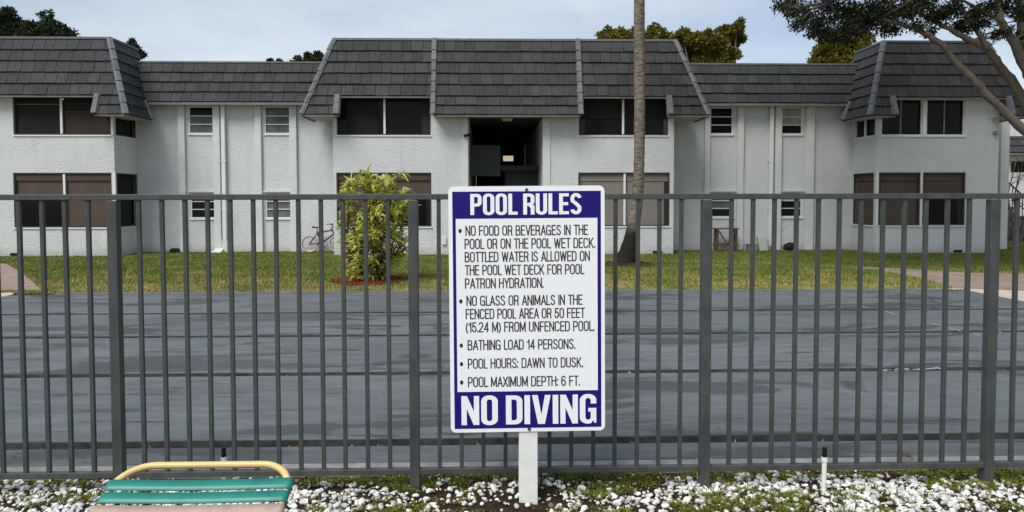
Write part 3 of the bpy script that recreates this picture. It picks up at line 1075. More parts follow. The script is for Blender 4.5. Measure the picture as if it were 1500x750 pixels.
for px_, zb_ in ((328.5, 0.35), (1129, 0.12)):
    p_ = MB()
    xx = X(px_, 250, YR - .05)
    p_.box(xx - .055, xx + .055, YR - .125, YR - .03, zb_, ZE - .05)
    d_ = p_.build('downspout', M['trim'], bld, bevel=0.012)
    for zc in (1.2, 2.6, 3.9):
        s_ = MB()
        s_.box(xx - .075, xx + .075, YR - .130, YR - .004, zc, zc + .03)
        s_.build('strap', M['trim'], d_)
    if zb_ > .3:
        q_ = MB()
        q_.box(xx - .075, xx + .075, YR - .15, YR - .02, 0, zb_ - .004)
        q_.build('drain_boot', M['pilaster'], bld)

# end strip right of the right bay and the building's body
mb = MB()
xe = X(1475, 250, YR)
wall(mb, (RB1, YR, 0), (1, 0, 0), (0, -1, 0), xe - RB1, ZE + 0.1, [])
wall(mb, (xe, YR, 0), (0, 1, 0), (1, 0, 0), 10, ZE + 1.0, [])
mb.build('end_wall', M['stucco'], bld)
mb = MB()
wall(mb, (LB0, YB, 0), (0, 1, 0), (-1, 0, 0), 11, ZE + 1.0, [])
mb.build('end_wall', M['stucco'], bld)
t_ = MB()
t_.box(xe - 0.26, xe - 0.004, YR - 0.10, YR - .003, 0, ZE)
t_.build('pilaster', M['pilaster'], bld, bevel=0.012)

# body behind: flat roof and back wall (open where the breezeway passes)
BD = 31.5
mb = MB()
mb.box(LB0, xe, YR + 0.35, BD, 5.38, 5.46)
mb.build('flat_roof', M['metal_flash'], bld)
mb = MB()
for x0, x1 in ((LB0, OP0 - .3), (OP1 + .3, xe)):
    mb.box(x0, x1, BD - .2, BD, 0, 5.36)
mb.build('back_wall', M['stucco'], bld)

# breezeway: side walls, ceiling, first-floor landing, stair parapets, a gap of daylight at the far end
mb = MB()
for xx, nn in ((OP0, 1), (OP1, -1)):
    mb.quad((xx, YB + .14, 0), (xx, BD, 0), (xx, BD, ZS + .3), (xx, YB + .14, ZS + .3))
mb.build('breezeway_wall', M['stucco'], bld)
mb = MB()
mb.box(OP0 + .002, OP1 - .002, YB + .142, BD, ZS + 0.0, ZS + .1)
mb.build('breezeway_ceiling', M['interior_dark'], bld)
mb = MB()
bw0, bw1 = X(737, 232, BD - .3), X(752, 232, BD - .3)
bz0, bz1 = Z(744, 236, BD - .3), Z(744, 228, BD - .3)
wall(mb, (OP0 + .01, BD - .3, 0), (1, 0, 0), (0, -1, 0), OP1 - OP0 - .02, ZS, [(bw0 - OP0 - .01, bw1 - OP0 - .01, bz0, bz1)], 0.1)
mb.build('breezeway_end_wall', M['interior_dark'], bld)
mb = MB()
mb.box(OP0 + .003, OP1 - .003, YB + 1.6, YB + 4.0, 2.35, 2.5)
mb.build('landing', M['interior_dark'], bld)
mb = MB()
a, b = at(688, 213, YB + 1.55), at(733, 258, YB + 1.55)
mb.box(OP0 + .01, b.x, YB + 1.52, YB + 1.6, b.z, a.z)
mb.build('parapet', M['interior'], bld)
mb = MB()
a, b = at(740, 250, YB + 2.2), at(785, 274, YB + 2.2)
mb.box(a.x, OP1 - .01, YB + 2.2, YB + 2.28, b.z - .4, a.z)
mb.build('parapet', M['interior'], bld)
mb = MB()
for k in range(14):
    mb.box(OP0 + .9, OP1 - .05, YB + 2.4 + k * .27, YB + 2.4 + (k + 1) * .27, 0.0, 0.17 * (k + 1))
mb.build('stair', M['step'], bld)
mb = MB()
a = X(743, 172, YB + .5)
mb.tube([(a, YB + .5, ZS - .06), (a, YB + .5, ZS - .002)], [0.13, 0.16], 16)
mb.build('ceiling_light', M['lamp_white'], bld)
t_ = MB()
t_.box(X(677, 230, YB), OP0 - .004, YB - .03, YB - .003, 0, ZS - .02)
t_.build('jamb_trim', M['pilaster'], bld)
t_ = MB()
t_.box(OP1 + .004, X(806, 230, YB), YB - .03, YB - .003, 0, ZS - .02)
t_.build('jamb_trim', M['pilaster'], bld)
# small wall fittings
p = at(682, 199, YB - .03)
t_ = MB()
t_.tube([(p.x - .02, p.y - .002, p.z), (p.x - .02, p.y - .08, p.z)], 0.035, 10)
t_.tube([(p.x - .01, p.y - .08, p.z), (p.x + .10, p.y - .16, p.z + .01)], [0.03, 0.05], 10)
t_.build('security_light', M['black'], bld)
p = at(650.5, 353, YB)
t_ = MB()
t_.box(p.x - .06, p.x + .06, YB - .05, YB - .003, p.z - .1, p.z + .1)
t_.build('junction_box', M['lamp_white'], bld, bevel=.008)
for px_, w_ in ((23, .14), (963, .13), (1403, .12)):
    p = at(px_, 369, YB)
    t_ = MB()
    t_.box(p.x - w_, p.x + w_, YB - .02, YB - .003, 0.02, 0.09)
    t_.build('foundation_vent', M['black'], bld)
p = at(1457, 195, YB)
t_ = MB()
t_.box(p.x - .06, p.x + .05, YB - .07, YB - .003, p.z - .05, p.z + .05)
t_.build('junction_box', M['boxgrey'], bld, bevel=.006)


# --- roofs of overlapping flat tiles
def tile_face(mb, A, B, Dp, Cp, ncourse, tw=0.31, lip=0.062, gap=0.011):
    """A-B the foot of the slope (left to right seen from outside), Dp-Cp the top. Each tile is a wedge of its own."""
    A, B, Cp, Dp = map(Vector, (A, B, Cp, Dp))
    u = (B - A).normalized()
    wb = (B - A).length
    sv = (Dp - A) - u * (Dp - A).dot(u)
    lo1, hi1 = (Dp - A).dot(u), (Cp - A).dot(u)
    n = u.cross(sv).normalized()
    lo = lambda t: lo1 * t
    hi = lambda t: wb + (hi1 - wb) * t
    for c in range(ncourse):
        t0, t1 = c / ncourse, (c + 1) / ncourse + 0.02
        x = min(lo(t0), lo(t1)) - rnd.uniform(0, tw)
        while x < max(hi(t0), hi(t1)):
            w = tw * rnd.uniform(0.82, 1.15)
            a0, a1 = max(x + gap, lo(t0)), min(x + w, hi(t0))
            b0, b1 = max(x + gap, lo(t1)), min(x + w, hi(t1))
            x += w
            if a1 - a0 < 0.01 and b1 - b0 < 0.01:
                continue
            if a1 < a0:
                a0 = a1 = (b0 if lo1 > 0 and a0 > a1 and b0 < b1 and a1 < lo(t0) else a1)
            if b1 < b0:
                b0 = b1 = min(max(b1, lo(t1)), hi(t1))
            lp = lip + rnd.uniform(-.007, .007)
            dt = rnd.uniform(-.02, .02) / ncourse
            P = lambda s, t, h: A + u * s + sv * t + n * h
            mb.hexa([P(a0, t0 + dt, 0), P(a1, t0 + dt, 0), P(b1, t1, -0.01), P(b0, t1, -0.01),
                     P(a0, t0 + dt, lp), P(a1, t0 + dt, lp), P(b1, t1, 0.014), P(b0, t1, 0.014)])
    return n


def caps(mb, p, q, n, ncap, w=0.11, side=(1, 0, 0), lift=.03):
    """overlapping cap tiles from the foot p to the top q of a hip"""
    p, q, n = Vector(p), Vector(q), Vector(n).normalized()
    d = (q - p)
    s = Vector(side)
    s = (s - d.normalized() * s.dot(d.normalized())).normalized()
    for k in range(ncap):
        a = p + d * (k / ncap)
        b = p + d * ((k + 1) / ncap + .02)
        h0, h1 = lift + .045, lift + .02
        m0 = rnd.uniform(.95, 1.05)
        mb.hexa([a - s * w * m0 + n * (h0 - .07), a + s * w * m0 + n * (h0 - .07), a + s * w * .62 + n * h0, a - s * w * .62 + n * h0,
                 b - s * w * .9 + n * (h1 - .06), b + s * w * .9 + n * (h1 - .06), b + s * w * .56 + n * h1, b - s * w * .56 + n * h1])


def ys_at(z):                       # the bays' roof plane: depth at height z
    return YS + (z - ZS) * SLOPE


nf = Vector((0, -1, SLOPE)).normalized()


def bay_roof(xl, xr, hipL, hipR, low, ribs, yback):
    """xl/xr: foot corners of the slope at skirt level; low: list of (x0,x1) where the skirt reaches down."""
    dz = ZT - ZS
    run = SLOPE * dz
    tl = xl + (run if hipL else 0)
    tr = xr - (run if hipR else 0)
    mid = (ZE - ZS) / dz
    ml_, mr_ = xl + (run * mid if hipL else 0), xr - (run * mid if hipR else 0)
    ro = MB()
    ye, yt = ys_at(ZE), ys_at(ZT)
    ytop = YR + .45
    # main field, five courses
    tile_face(ro, (ml_, ye, ZE), (mr_, ye, ZE), (tl, yt, ZT), (tr, yt, ZT), 5)
    for x0, x1 in low:
        a0, a1 = x0, x1
        b0 = ml_ if (hipL and abs(x0 - xl) < .01) else x0
        b1 = mr_ if (hipR and abs(x1 - xr) < .01) else x1
        tile_face(ro, (a0, YS, ZS), (a1, YS, ZS), (b0, ye, ZE), (b1, ye, ZE), 2)
    sides = []
    if hipR:      # right return
        sides.append(((xr, YS, ZS), (xr, yback, ZS), (tr, yt, ZT), (tr, ytop, ZT)))
    if hipL:
        sides.append(((xl, yback, ZS), (xl, YS, ZS), (tl, ytop, ZT), (tl, yt, ZT)))
    for A, B, D, Cc in sides:
        tile_face(ro, A, B, D, Cc, 7)
    roof = ro.build('mansard_roof', M['tile'], bld)
    # backing deck and soffits
    dk = MB()
    e = .004
    dk.quad((ml_, ye + e, ZE), (mr_, ye + e, ZE), (tr, yt + e, ZT), (tl, yt + e, ZT))
    for x0, x1 in low:
        b0 = ml_ if (hipL and abs(x0 - xl) < .01) else x0
        b1 = mr_ if (hipR and abs(x1 - xr) < .01) else x1
        dk.quad((x0, YS + e, ZS), (x1, YS + e, ZS), (b1, ye + e, ZE - .003), (b0, ye + e, ZE - .003))
        for xx, xb in ((x0, b0), (x1, b1)):
            if xx == xb:
                dk.poly([(xx, YS + e, ZS), (xx, YB - .003, ZS), (xx, YB - .003, ZE), (xx, ye + e, ZE)])
    if hipR:
        dk.quad((xr - e, YS, ZS), (xr - e, yback, ZS), (tr - e, ytop, ZT), (tr - e, yt, ZT))
    if hipL:
        dk.quad((xl + e, YS, ZS), (xl + e, yback, ZS), (tl + e, ytop, ZT), (tl + e, yt, ZT))
    dk.quad((tl, yt, ZT - .003), (tr, yt, ZT - .003), (tr, ytop, ZT - .003), (tl, ytop, ZT - .003))
    dk.quad((tl, ytop, ZT - .003), (tr, ytop, ZT - .003), (tr, ytop, 5.3), (tl, ytop, 5.3))
    dk.build('roof_deck', M['fascia'], roof)
    so = MB()
    for x0, x1 in low:
        so.quad((x0, YS + .01, ZS - .006), (x1, YS + .01, ZS - .006), (x1, YB + .2, ZS - .006), (x0, YB + .2, ZS - .006))
    so.quad((ml_, ye + .01, ZE - .006), (mr_, ye + .01, ZE - .006), (mr_, YB + .3, ZE - .006), (ml_, YB + .3, ZE - .006))
    if hipR:
        so.quad((xr - .01, YS, ZS - .009), (xr - .75, YS, ZS - .009), (xr - .75, yback, ZS - .009), (xr - .01, yback, ZS - .009))
    if hipL:
        so.quad((xl + .01, YS, ZS - .009), (xl + .75, YS, ZS - .009), (xl + .75, yback, ZS - .009), (xl + .01, yback, ZS - .009))
    so.build('soffit', M['soffit'], roof)
    fa = MB()
    for x0, x1 in low:
        fa.box(x0 + .004, x1 - .004, YS - .035, YS - .002, ZS - .045, ZS - .008)
    # fascia under the raised eave between the skirts
    cur = ml_
    for x0, x1 in sorted(low) + [(mr_ + .001, mr_ + .001)]:
        if x0 - cur > .1:
            fa.box(cur + .02, x0 - .02, ye - .035, ye - .002, ZE - .05, ZE - .010)
        cur = max(cur, x1)
    if hipR:
        fa.box(xr + .002, xr + .03, YS, yback, ZS - .055, ZS - .010)
    if hipL:
        fa.box(xl - .03, xl - .002, YS, yback, ZS - .055, ZS - .010)
    fa.build('fascia', M['fascia'], roof)
    cp = MB()
    if hipR:
        caps(cp, (xr, YS, ZS), (tr, yt, ZT), (.7, -.7, .4), 7, .09, side=(.7, .7, 0), lift=.045)
    if hipL:
        caps(cp, (xl, YS, ZS), (tl, yt, ZT), (-.7, -.7, .4), 7, .09, side=(.7, -.7, 0), lift=.045)
    for xx in ribs:
        caps(cp, (xx, YS, ZS), (xx, yt, ZT), nf, 7, .085, lift=.07)
    for x0, x1 in low:
        for xx, is_hip in ((x0, hipL and abs(x0 - xl) < .01), (x1, hipR and abs(x1 - xr) < .01)):
            if not is_hip and all(abs(xx - r_) > .2 for r_ in ribs):
                caps(cp, (xx, YS, ZS), (xx, ye, ZE), nf, 1, .10, lift=.07)
    for xx, on, sg in ((xr, hipR, -1), (xl, hipL, 1)):
        if on:
            ce = MB()
            caps(ce, (xx, yback, ZS), (xx + sg * run * mid, yback, ZE), (-sg * .8, -.2, .5), 1, .09, side=(0, 1, 0), lift=.07)
            ce.build('end_cap', M['cap'], roof)
    # top edge flashing
    cp.box(tl - .02, tr + .02, yt - .05, yt + .10, ZT + .002, ZT + .06)
    if hipR:
        cp.box(tr - .08, tr + .05, yt + .11, ytop, ZT + .002, ZT + .06)
    if hipL:
        cp.box(tl - .05, tl + .08, yt + .11, ytop, ZT + .002, ZT + .06)
    cp.build('ridge_cap', M['cap'], roof)
    return roof


xr_ = X(184, 168, YS)
bay_roof(LB0 - .5, xr_, False, True, [(X(139, 166, YS), xr_), (LB0 - .5, wl0 - 1.4)], [], YRE - .03)
xl_, xr_ = X(443, 171, YS), X(1037, 171, YS)
r1, r2 = X(635, 150, ys_at(4.2)), X(850, 150, ys_at(4.2))
bay_roof(xl_, xr_, True, True, [(xl_, X(493, 168, YS)), (r1, r2), (X(982, 168, YS), xr_)], [r1, r2], YRE - .03)
xl_, xr_ = X(1274, 171, YS), RB1 + .5
bay_roof(xl_, xr_, True, True, [(xl_, X(1311, 168, YS)), (X(1482, 168, YS), xr_)], [], YRE - .03)

# recessed roofs, four courses
for x0, x1 in ((LB1, CB0), (CB1, RB0)):
    ro = MB()
    yt = YRE + (ZRT - ZE) * SLOPE
    lo_, hi_ = (ZE - ZS) * SLOPE - .42, (ZRT - ZS) * SLOPE - .42
    x0b, x1b, x0t, x1t = x0 - lo_, x1 + lo_, x0 - hi_, x1 + hi_
    tile_face(ro, (x0b, YRE, ZE), (x1b, YRE, ZE), (x0t, yt, ZRT), (x1t, yt, ZRT), 4)
    roof = ro.build('mansard_roof', M['tile'], bld)
    dk = MB()
    dk.quad((x0b, YRE + .004, ZE), (x1b, YRE + .004, ZE), (x1t, yt + .004, ZRT), (x0t, yt + .004, ZRT))
    dk.build('roof_deck', M['fascia'], roof)
    so = MB()
    so.quad((x0b, YRE, ZE - .006), (x1b, YRE, ZE - .006), (x1b, YR + .2, ZE - .006), (x0b, YR + .2, ZE - .006))
    so.build('soffit', M['soffit'], roof)
    fa = MB()
    fa.box(x0b + .02, x1b - .02, YRE - .04, YRE - .002, ZE - .08, ZE - .01)
    fa.build('fascia', M['fascia'], roof)
    cp = MB()
    cp.box(x0t, x1t, yt - .04, yt + .12, ZRT + .002, ZRT + .05)
    cp.build('ridge_cap', M['cap'], roof)

# ------------------------------------------------------------------ other buildings
nb = thing('neighbouring_house', 'white house with tiled roof seen past the right end of the apartment block', 'building', (21, 33, 0))
YN = 31.0
x0 = X(1471, 250, YN)
mb = MB()
wa, wb_ = X(1481, 240, YN), X(1520, 240, YN)
wz0, wz1 = Z(1490, 253, YN), Z(1490, 236, YN)
wall(mb, (x0 - 2, YN, 0), (1, 0, 0), (0, -1, 0), 12, 5.0, [(wa - x0 + 2, wb_ - x0 + 2, wz0, wz1)], .12)
mb.build('wall', M['stucco'], nb)
mb = MB()
mb.box(wa + .01, wb_ - .01, YN + .08, YN + .11, wz0 + .01, wz1 - .01)
mb.build('window', M['glass_dark'], nb)
ro = MB()
tile_face(ro, (x0 - 2.2, YN - .5, Z(1490, 224, YN - .5)), (x0 + 10, YN - .5, Z(1490, 224, YN - .5)), (x0 - 2.2, YN + .6, Z(1490, 176, YN + .6)), (x0 + 10, YN + .6, Z(1490, 176, YN + .6)), 5)
rf = ro.build('roof', M['tile'], nb)
mb = MB()
mb.box(x0 - 2.2, x0 + 10, YN - .48, YN + 6, Z(1490, 224, YN - .5) - .06, Z(1490, 224, YN - .5) - .01)
mb.build('soffit', M['soffit'], rf)

st = thing('outdoor_stair', 'dark outdoor stair with black handrail beyond the right end of the building', 'stair', (18, 26, 0))
YST = 26.0
xs0 = X(1467, 350, YST)
mb = MB()
for k in range(9):
    mb.box(xs0, xs0 + 1.6, YST + k * .28, YST + 2.6, 0.17 * k + .002 * k, 0.17 * (k + 1))
mb.build('step', M['step'], st)
mb = MB()
for xx in (xs0 + .05, xs0 + 1.5):
    mb.tube([(xx, YST, .95), (xx, YST + 2.5, 2.5)], .03, 8)
    mb.tube([(xx, YST, .5), (xx, YST + 2.5, 2.05)], .02, 8)
    for k in range(10):
        mb.tube([(xx, YST + k * .27, .17 * k), (xx, YST + k * .27, .95 + k * .167)], .018, 6)
pa, pb = at(1468, 288, YST - .3), at(1506, 356, YST - .3)
for dz in (0, -.45):
    mb.tube([pa + Vector((0, 0, dz)), pb + Vector((0, 0, dz * .6))], .028, 8)
for k in range(7):
    q = pa.lerp(pb, k / 6)
    mb.tube([(q.x, q.y, 0), q], .020, 6)
mb.build('handrail', M['black'], st)

bb = thing('cream_house', 'cream house glimpsed through the far end of the breezeway', 'building', (0, 45, 0))
mb = MB()
wall(mb, (-4, 45, 0), (1, 0, 0), (0, -1, 0), 9, 5.2, [(6.5, 7.4, 1, 2.2)], .1)
mb.build('wall', M['cream'], bb)
mb = MB()
mb.box(2.51, 3.39, 45.05, 45.08, 1.01, 2.19)
mb.build('window', M['glass_dark'], bb)
mb = MB()
mb.hexa([(-4.4, 44.5, 5.2), (5.4, 44.5, 5.2), (5.4, 52, 5.2), (-4.4, 52, 5.2), (-4, 46.5, 5.7), (5, 46.5, 5.7), (5, 51, 5.7), (-4, 51, 5.7)])
mb.build('roof', M['cap'], bb)

# ================================================================== THE FENCE
YF = 4.02
fx0, fx1 = X(171, 500, YF), X(1450, 500, YF)
PSP = (fx1 - fx0) / 3                     # post spacing
zt = Z(750, 284, YF)
fence = thing('metal_fence', 'dark grey metal picket fence in front of the court', 'fence', (0, YF, 0))
pst0 = fx0 - PSP
posts = [pst0 + k * PSP for k in range(6)]
zb = Z(750, 691.5, YF)
mb = MB()
mb.box(posts[0], posts[-1], YF - .019, YF + .019, zt - .030, zt)
mb.build('top_rail', M['fence'], fence, bevel=.003)
mb = MB()
mb.box(posts[0], posts[-1], YF - .019, YF + .019, zb - .002, zb + .028)
mb.build('bottom_rail', M['fence'], fence, bevel=.003)
pm = MB()
pm.box(-.026, .026, -.026, .026, -.16, zt - .033)
p0 = pm.build('post', M['fence'], fence, bevel=.003)
p0.matrix_parent_inverse = Matrix.Identity(4)
p0.location = (posts[0], 0, 0)
for xx in posts[1:]:
    c = p0.copy()
    C.objects.link(c)
    c.parent = fence
    c.location = (xx, 0, 0)
pm = MB()
pm.box(-.0107, .0107, -.0107, .0107, zb + .026, zt - .028)
k0 = pm.build('picket', M['fence'], fence, bevel=.002)
k0.matrix_parent_inverse = Matrix.Identity(4)
NPK = 12
gap_end = PSP * 37.0 / 435.0
first = True
for xx in posts[:-1]:
    for k in range(NPK):
        xp = xx + gap_end + (PSP - 2 * gap_end) * k / (NPK - 1)
        c = k0 if first else k0.copy()
        if not first:
            C.objects.link(c)
            c.parent = fence
        first = False
        c.location = (xp + rnd.uniform(-.0015, .0015), 0, 0)
        c.rotation_euler = (0, rnd.uniform(-.0016, .0016), 0)

# ================================================================== THE SIGN
YSG = 3.80
S = YSG / F
pc = at(772.5, 453.5, YSG)
sign = thing('pool_rules_sign', 'white and blue pool rules sign on a white wooden post', 'sign', (pc.x, YSG, 0))
SX0, SY0 = 772.0, 453.5
HT = pc.z
TILT = Matrix.Translation((pc.x, YSG, HT)) @ Matrix.Rotation(R(-0.35), 4, 'Y')


def lp(px, py):                          # photo layout -> board coordinates
    return ((px - SX0) * S, (SY0 - py) * S)


def rrect(w, h, r, n=6):
    pts = []
    for cx, cz, a0 in ((w - r, h - r, 0), (-w + r, h - r, 90), (-w + r, -h + r, 180), (w - r, -h + r, 270)):
        for k in range(n + 1):
            a = R(a0 + 90 * k / n)
            pts.append((cx + r * math.cos(a), cz + r * math.sin(a)))
    return pts


def plate(name, pts, y0, y1, material, parent):
    mb_ = MB()
    n = len(pts)
    f_ = [TILT @ Vector((x_, y0, z_)) for x_, z_ in pts]
    b_ = [TILT @ Vector((x_, y1, z_)) for x_, z_ in pts]
    mb_.v = [tuple(v) for v in f_ + b_]
    mb_.f = [tuple(range(n)), tuple(range(2 * n - 1, n - 1, -1))]
    for k in range(n):
        mb_.f.append((k, n + k, n + (k + 1) % n, (k + 1) % n))
    return mb_.build(name, material, parent)


panel = plate('panel', rrect(114.6 * S, 182 * S, 8.5 * S), 0, .004, M['sign_white'], sign)


def prect(x0, y0, x1, y1):
    a, b = lp(x0, y0), lp(x1, y1)
    return [(a[0], b[1]), (b[0], b[1]), (b[0], a[1]), (a[0], a[1])]


plate('blue_field', prect(663.2, 279.2, 881.0, 629.8), -.0012, -.0002, M['sign_blue'], panel)
plate('white_field', prect(668.0, 319.0, 875.8, 574.6), -.0024, -.0014, M['sign_white'], panel)


# light condensed capitals: centre lines in a unit cell, stroked with an even pen
def arcp(cx, cy, rx, ry, a0, a1, n=8):
    return [(cx + rx * math.cos(R(a0 + (a1 - a0) * i / n)), cy + ry * math.sin(R(a0 + (a1 - a0) * i / n))) for i in range(n + 1)]


def bowl(y0, y1, w, x=0.0):
    r_ = min(.16, (y1 - y0) / 2)
    return [(x, y0)] + arcp(w - .15, y0 + r_, .15, r_, -90, 0, 5) + arcp(w - .15, y1 - r_, .15, r_, 0, 90, 5) + [(x, y1)]


OV = arcp(.19, .80, .19, .20, 0, 180) + arcp(.19, .20, .19, .20, 180, 360) + [(.38, .80)]
LIGHT = {
    'A': (.42, [[(0, 0), (.21, 1), (.42, 0)], [(.065, .31), (.355, .31)]]),
    'B': (.37, [[(0, 0), (0, 1)], bowl(.53, 1, .34), bowl(0, .53, .37)]),
    'C': (.38, [arcp(.19, .80, .19, .20, 10, 180) + arcp(.19, .20, .19, .20, 180, 350)]),
    'D': (.38, [[(0, 0), (0, 1)], [(0, 0)] + arcp(.16, .22, .22, .22, -90, 0) + arcp(.16, .78, .22, .22, 0, 90) + [(0, 1)]]),
    'E': (.31, [[(.31, 0), (0, 0), (0, 1), (.31, 1)], [(0, .53), (.28, .53)]]),
    'F': (.30, [[(0, 0), (0, 1), (.30, 1)], [(0, .51), (.27, .51)]]),
    'G': (.40, [arcp(.19, .80, .19, .20, 10, 180) + arcp(.19, .20, .19, .20, 180, 350) + [(.38, .47), (.21, .47)], [(.385, .2), (.385, 0)]]),
    'H': (.38, [[(0, 0), (0, 1)], [(.38, 0), (.38, 1)], [(0, .53), (.38, .53)]]),
    'I': (.0, [[(0, 0), (0, 1)]]),
    'K': (.38, [[(0, 0), (0, 1)], [(.36, 1), (0, .36)], [(.12, .57), (.38, 0)]]),
    'L': (.28, [[(0, 1), (0, 0), (.28, 0)]]),
    'M': (.48, [[(0, 0), (0, 1), (.24, .12), (.48, 1), (.48, 0)]]),
    'N': (.38, [[(0, 0), (0, 1), (.38, 0), (.38, 1)]]),
    'O': (.38, [OV]),
    'P': (.35, [[(0, 0), (0, 1)], bowl(.44, 1, .35)]),
    'R': (.37, [[(0, 0), (0, 1)], bowl(.48, 1, .36), [(.20, .48), (.32, .40), (.34, .10), (.37, 0)]]),
    'S': (.36, [arcp(.18, .78, .165, .22, 15, 180, 8) + [(.05, .64), (.18, .52), (.31, .40)] + arcp(.18, .22, .18, .22, 30, -170, 9)]),
    'T': (.36, [[(0, 1), (.36, 1)], [(.18, 1), (.18, 0)]]),
    'U': (.37, [[(0, 1)] + arcp(.185, .20, .185, .20, 180, 360) + [(.37, 1)]]),
    'V': (.40, [[(0, 1), (.20, 0), (.40, 1)]]),
    'W': (.58, [[(0, 1), (.145, 0), (.29, .95), (.435, 0), (.58, 1)]]),
    'X': (.38, [[(0, 0), (.38, 1)], [(0, 1), (.38, 0)]]),
    'Y': (.38, [[(0, 1), (.19, .42), (.38, 1)], [(.19, .42), (.19, 0)]]),
    '0': (.36, [[(x * .95, y) for x, y in OV]]),
    '1': (.16, [[(0, .76), (.10, .80), (.16, 1), (.16, 0)]]),
    '2': (.35, [arcp(.175, .79, .17, .21, 170, -20, 9) + [(.27, .50), (.02, .12), (0, 0), (.35, 0)]]),
    '4': (.37, [[(.28, 0), (.28, 1), (0, .27), (.37, .27)]]),
    '5': (.35, [[(.33, 1), (.06, 1), (.03, .52)] + arcp(.17, .32, .18, .32, 115, -170, 11)]),
    '6': (.36, [arcp(.18, .80, .17, .20, 15, 180, 7) + [(.0, .3)], arcp(.18, .30, .18, .30, 0, 360, 16)]),
    '(': (.12, [arcp(.26, .42, .26, .60, 120, 240, 8)]),
    ')': (.12, [arcp(-.14, .42, .26, .60, 60, -60, 8)]),
    '.': (.0, [[(0, 0), (0, .075)]]),
    ':': (.0, [[(0, .02), (0, .095)], [(0, .60), (0, .675)]]),
}


def text_line(mb_, s_, x0, x1, ybase, cap, y0, pen):
    adv, items = 0.0, []
    for ch in s_:
        if ch == ' ':
            adv += .27
            continue
        w, st_ = LIGHT[ch]
        items.append((adv, st_))
        adv += w + (.165 if ch not in 'AVLTY' else .13)
    adv -= .165
    ox, oz = lp(x0, ybase)
    kx, kz = ((x1 - x0) * S - pen) / adv, cap * S - pen
    h = pen / 2
    for a_, st_ in items:
        parts_ = []
        for line in st_:                      # break the pen line at sharp corners
            cur = [line[0]]
            for i in range(1, len(line)):
                cur.append(line[i])
                if i < len(line) - 1:
                    e0 = Vector(((line[i][0] - line[i - 1][0]) * kx, (line[i][1] - line[i - 1][1]) * kz))
                    e1 = Vector(((line[i + 1][0] - line[i][0]) * kx, (line[i + 1][1] - line[i][1]) * kz))
                    if e0.length > 0 and e1.length > 0 and e0.normalized().dot(e1.normalized()) < -.3:
                        parts_.append(cur)
                        cur = [line[i]]
            parts_.append(cur)
        for k, line in enumerate(parts_):
            P_ = [Vector(((a_ + x_) * kx + ox + h, z_ * kz + oz + h)) for x_, z_ in line]
            Q_ = [P_[0]]
            for q in P_[1:]:
                if (q - Q_[-1]).length > 1e-6:
                    Q_.append(q)
            P_ = Q_
            P_[0] = P_[0] + (P_[0] - P_[1]).normalized() * h
            P_[-1] = P_[-1] + (P_[-1] - P_[-2]).normalized() * h
            lf, rt = [], []
            for i, q in enumerate(P_):
                d0 = (q - P_[i - 1]).normalized() if i else (P_[1] - q).normalized()
                d1 = (P_[i + 1] - q).normalized() if i < len(P_) - 1 else d0
                n0, n1 = Vector((-d0.y, d0.x)), Vector((-d1.y, d1.x))
                m_v = n0 + n1
                if m_v.length < .1:
                    m_v = n0
                m_v.normalize()
                ln_ = min(h / max(m_v.dot(n0), .3), h * 2.2)
                lf.append(q + m_v * ln_)
                rt.append(q - m_v * ln_)
            b_ = len(mb_.v)
            yy_ = y0 - .00012 * k
            for q in lf + rt:
                mb_.v.append(tuple(TILT @ Vector((q.x, yy_, q.y))))
            n = len(P_)
            for i in range(n - 1):
                mb_.f.append((b_ + i, b_ + i + 1, b_ + n + i + 1, b_ + n + i))


BODY = [('NO FOOD OR BEVERAGES IN THE', 682, 862, 344.0), ('POOL OR ON THE POOL WET DECK.', 680.5, 872.5, 363.3), ('BOTTLED WATER IS ALLOWED ON', 680.5, 864.5, 382.6),
        ('THE POOL WET DECK FOR POOL', 680.5, 856, 401.9), ('PATRON HYDRATION.', 680.5, 796, 421.4), ('NO GLASS OR ANIMALS IN THE', 682.5, 853.5, 447.0),
        ('FENCED POOL AREA OR 50 FEET', 681, 856.5, 466.6), ('(15.24 M) FROM UNFENCED POOL.', 681, 871, 486.2), ('BATHING LOAD 14 PERSONS.', 683.5, 842.5, 512.6),
        ('POOL HOURS: DAWN TO DUSK.', 683.5, 854, 540.2), ('POOL MAXIMUM DEPTH: 6 FT.', 683.5, 849, 567.6)]
for rows, yy in ((BODY[:5], 336.6), (BODY[5:8], 440.0), (BODY[8:9], 505.4), (BODY[9:10], 533.0), (BODY[10:], 560.4)):
    mb = MB()
    for s_, a, b, y_ in rows:
        text_line(mb, s_, a, b, y_, 15.2, -.0034, .0058)
    mb.build('rule_lettering', M['sign_black'], panel)
    mb = MB()
    cx, cz = lp(674.2, yy)
    mb.poly([TILT @ Vector((cx + 2.5 * S * math.cos(a), -.0034, cz + 3.2 * S * math.sin(a))) for a in np.linspace(0, 2 * math.pi, 16, endpoint=False)])
    mb.build('bullet', M['sign_black'], panel)


# heavy condensed capitals drawn as outlines: each glyph = list of loops in a unit cell (w, 1)
def arc(cx, cy, rx, ry, a0, a1, n=7):
    return [(cx + rx * math.cos(R(a0 + (a1 - a0) * i / n)), cy + ry * math.sin(R(a0 + (a1 - a0) * i / n))) for i in range(n + 1)]


def stadium(x0, y0, x1, y1, rx, ry):
    return arc(x1 - rx, y1 - ry, rx, ry, 0, 90) + arc(x0 + rx, y1 - ry, rx, ry, 90, 180) + arc(x0 + rx, y0 + ry, rx, ry, 180, 270) + arc(x1 - rx, y0 + ry, rx, ry, 270, 360)


T_, B_ = 0.155, 0.145        # stem and bar weights


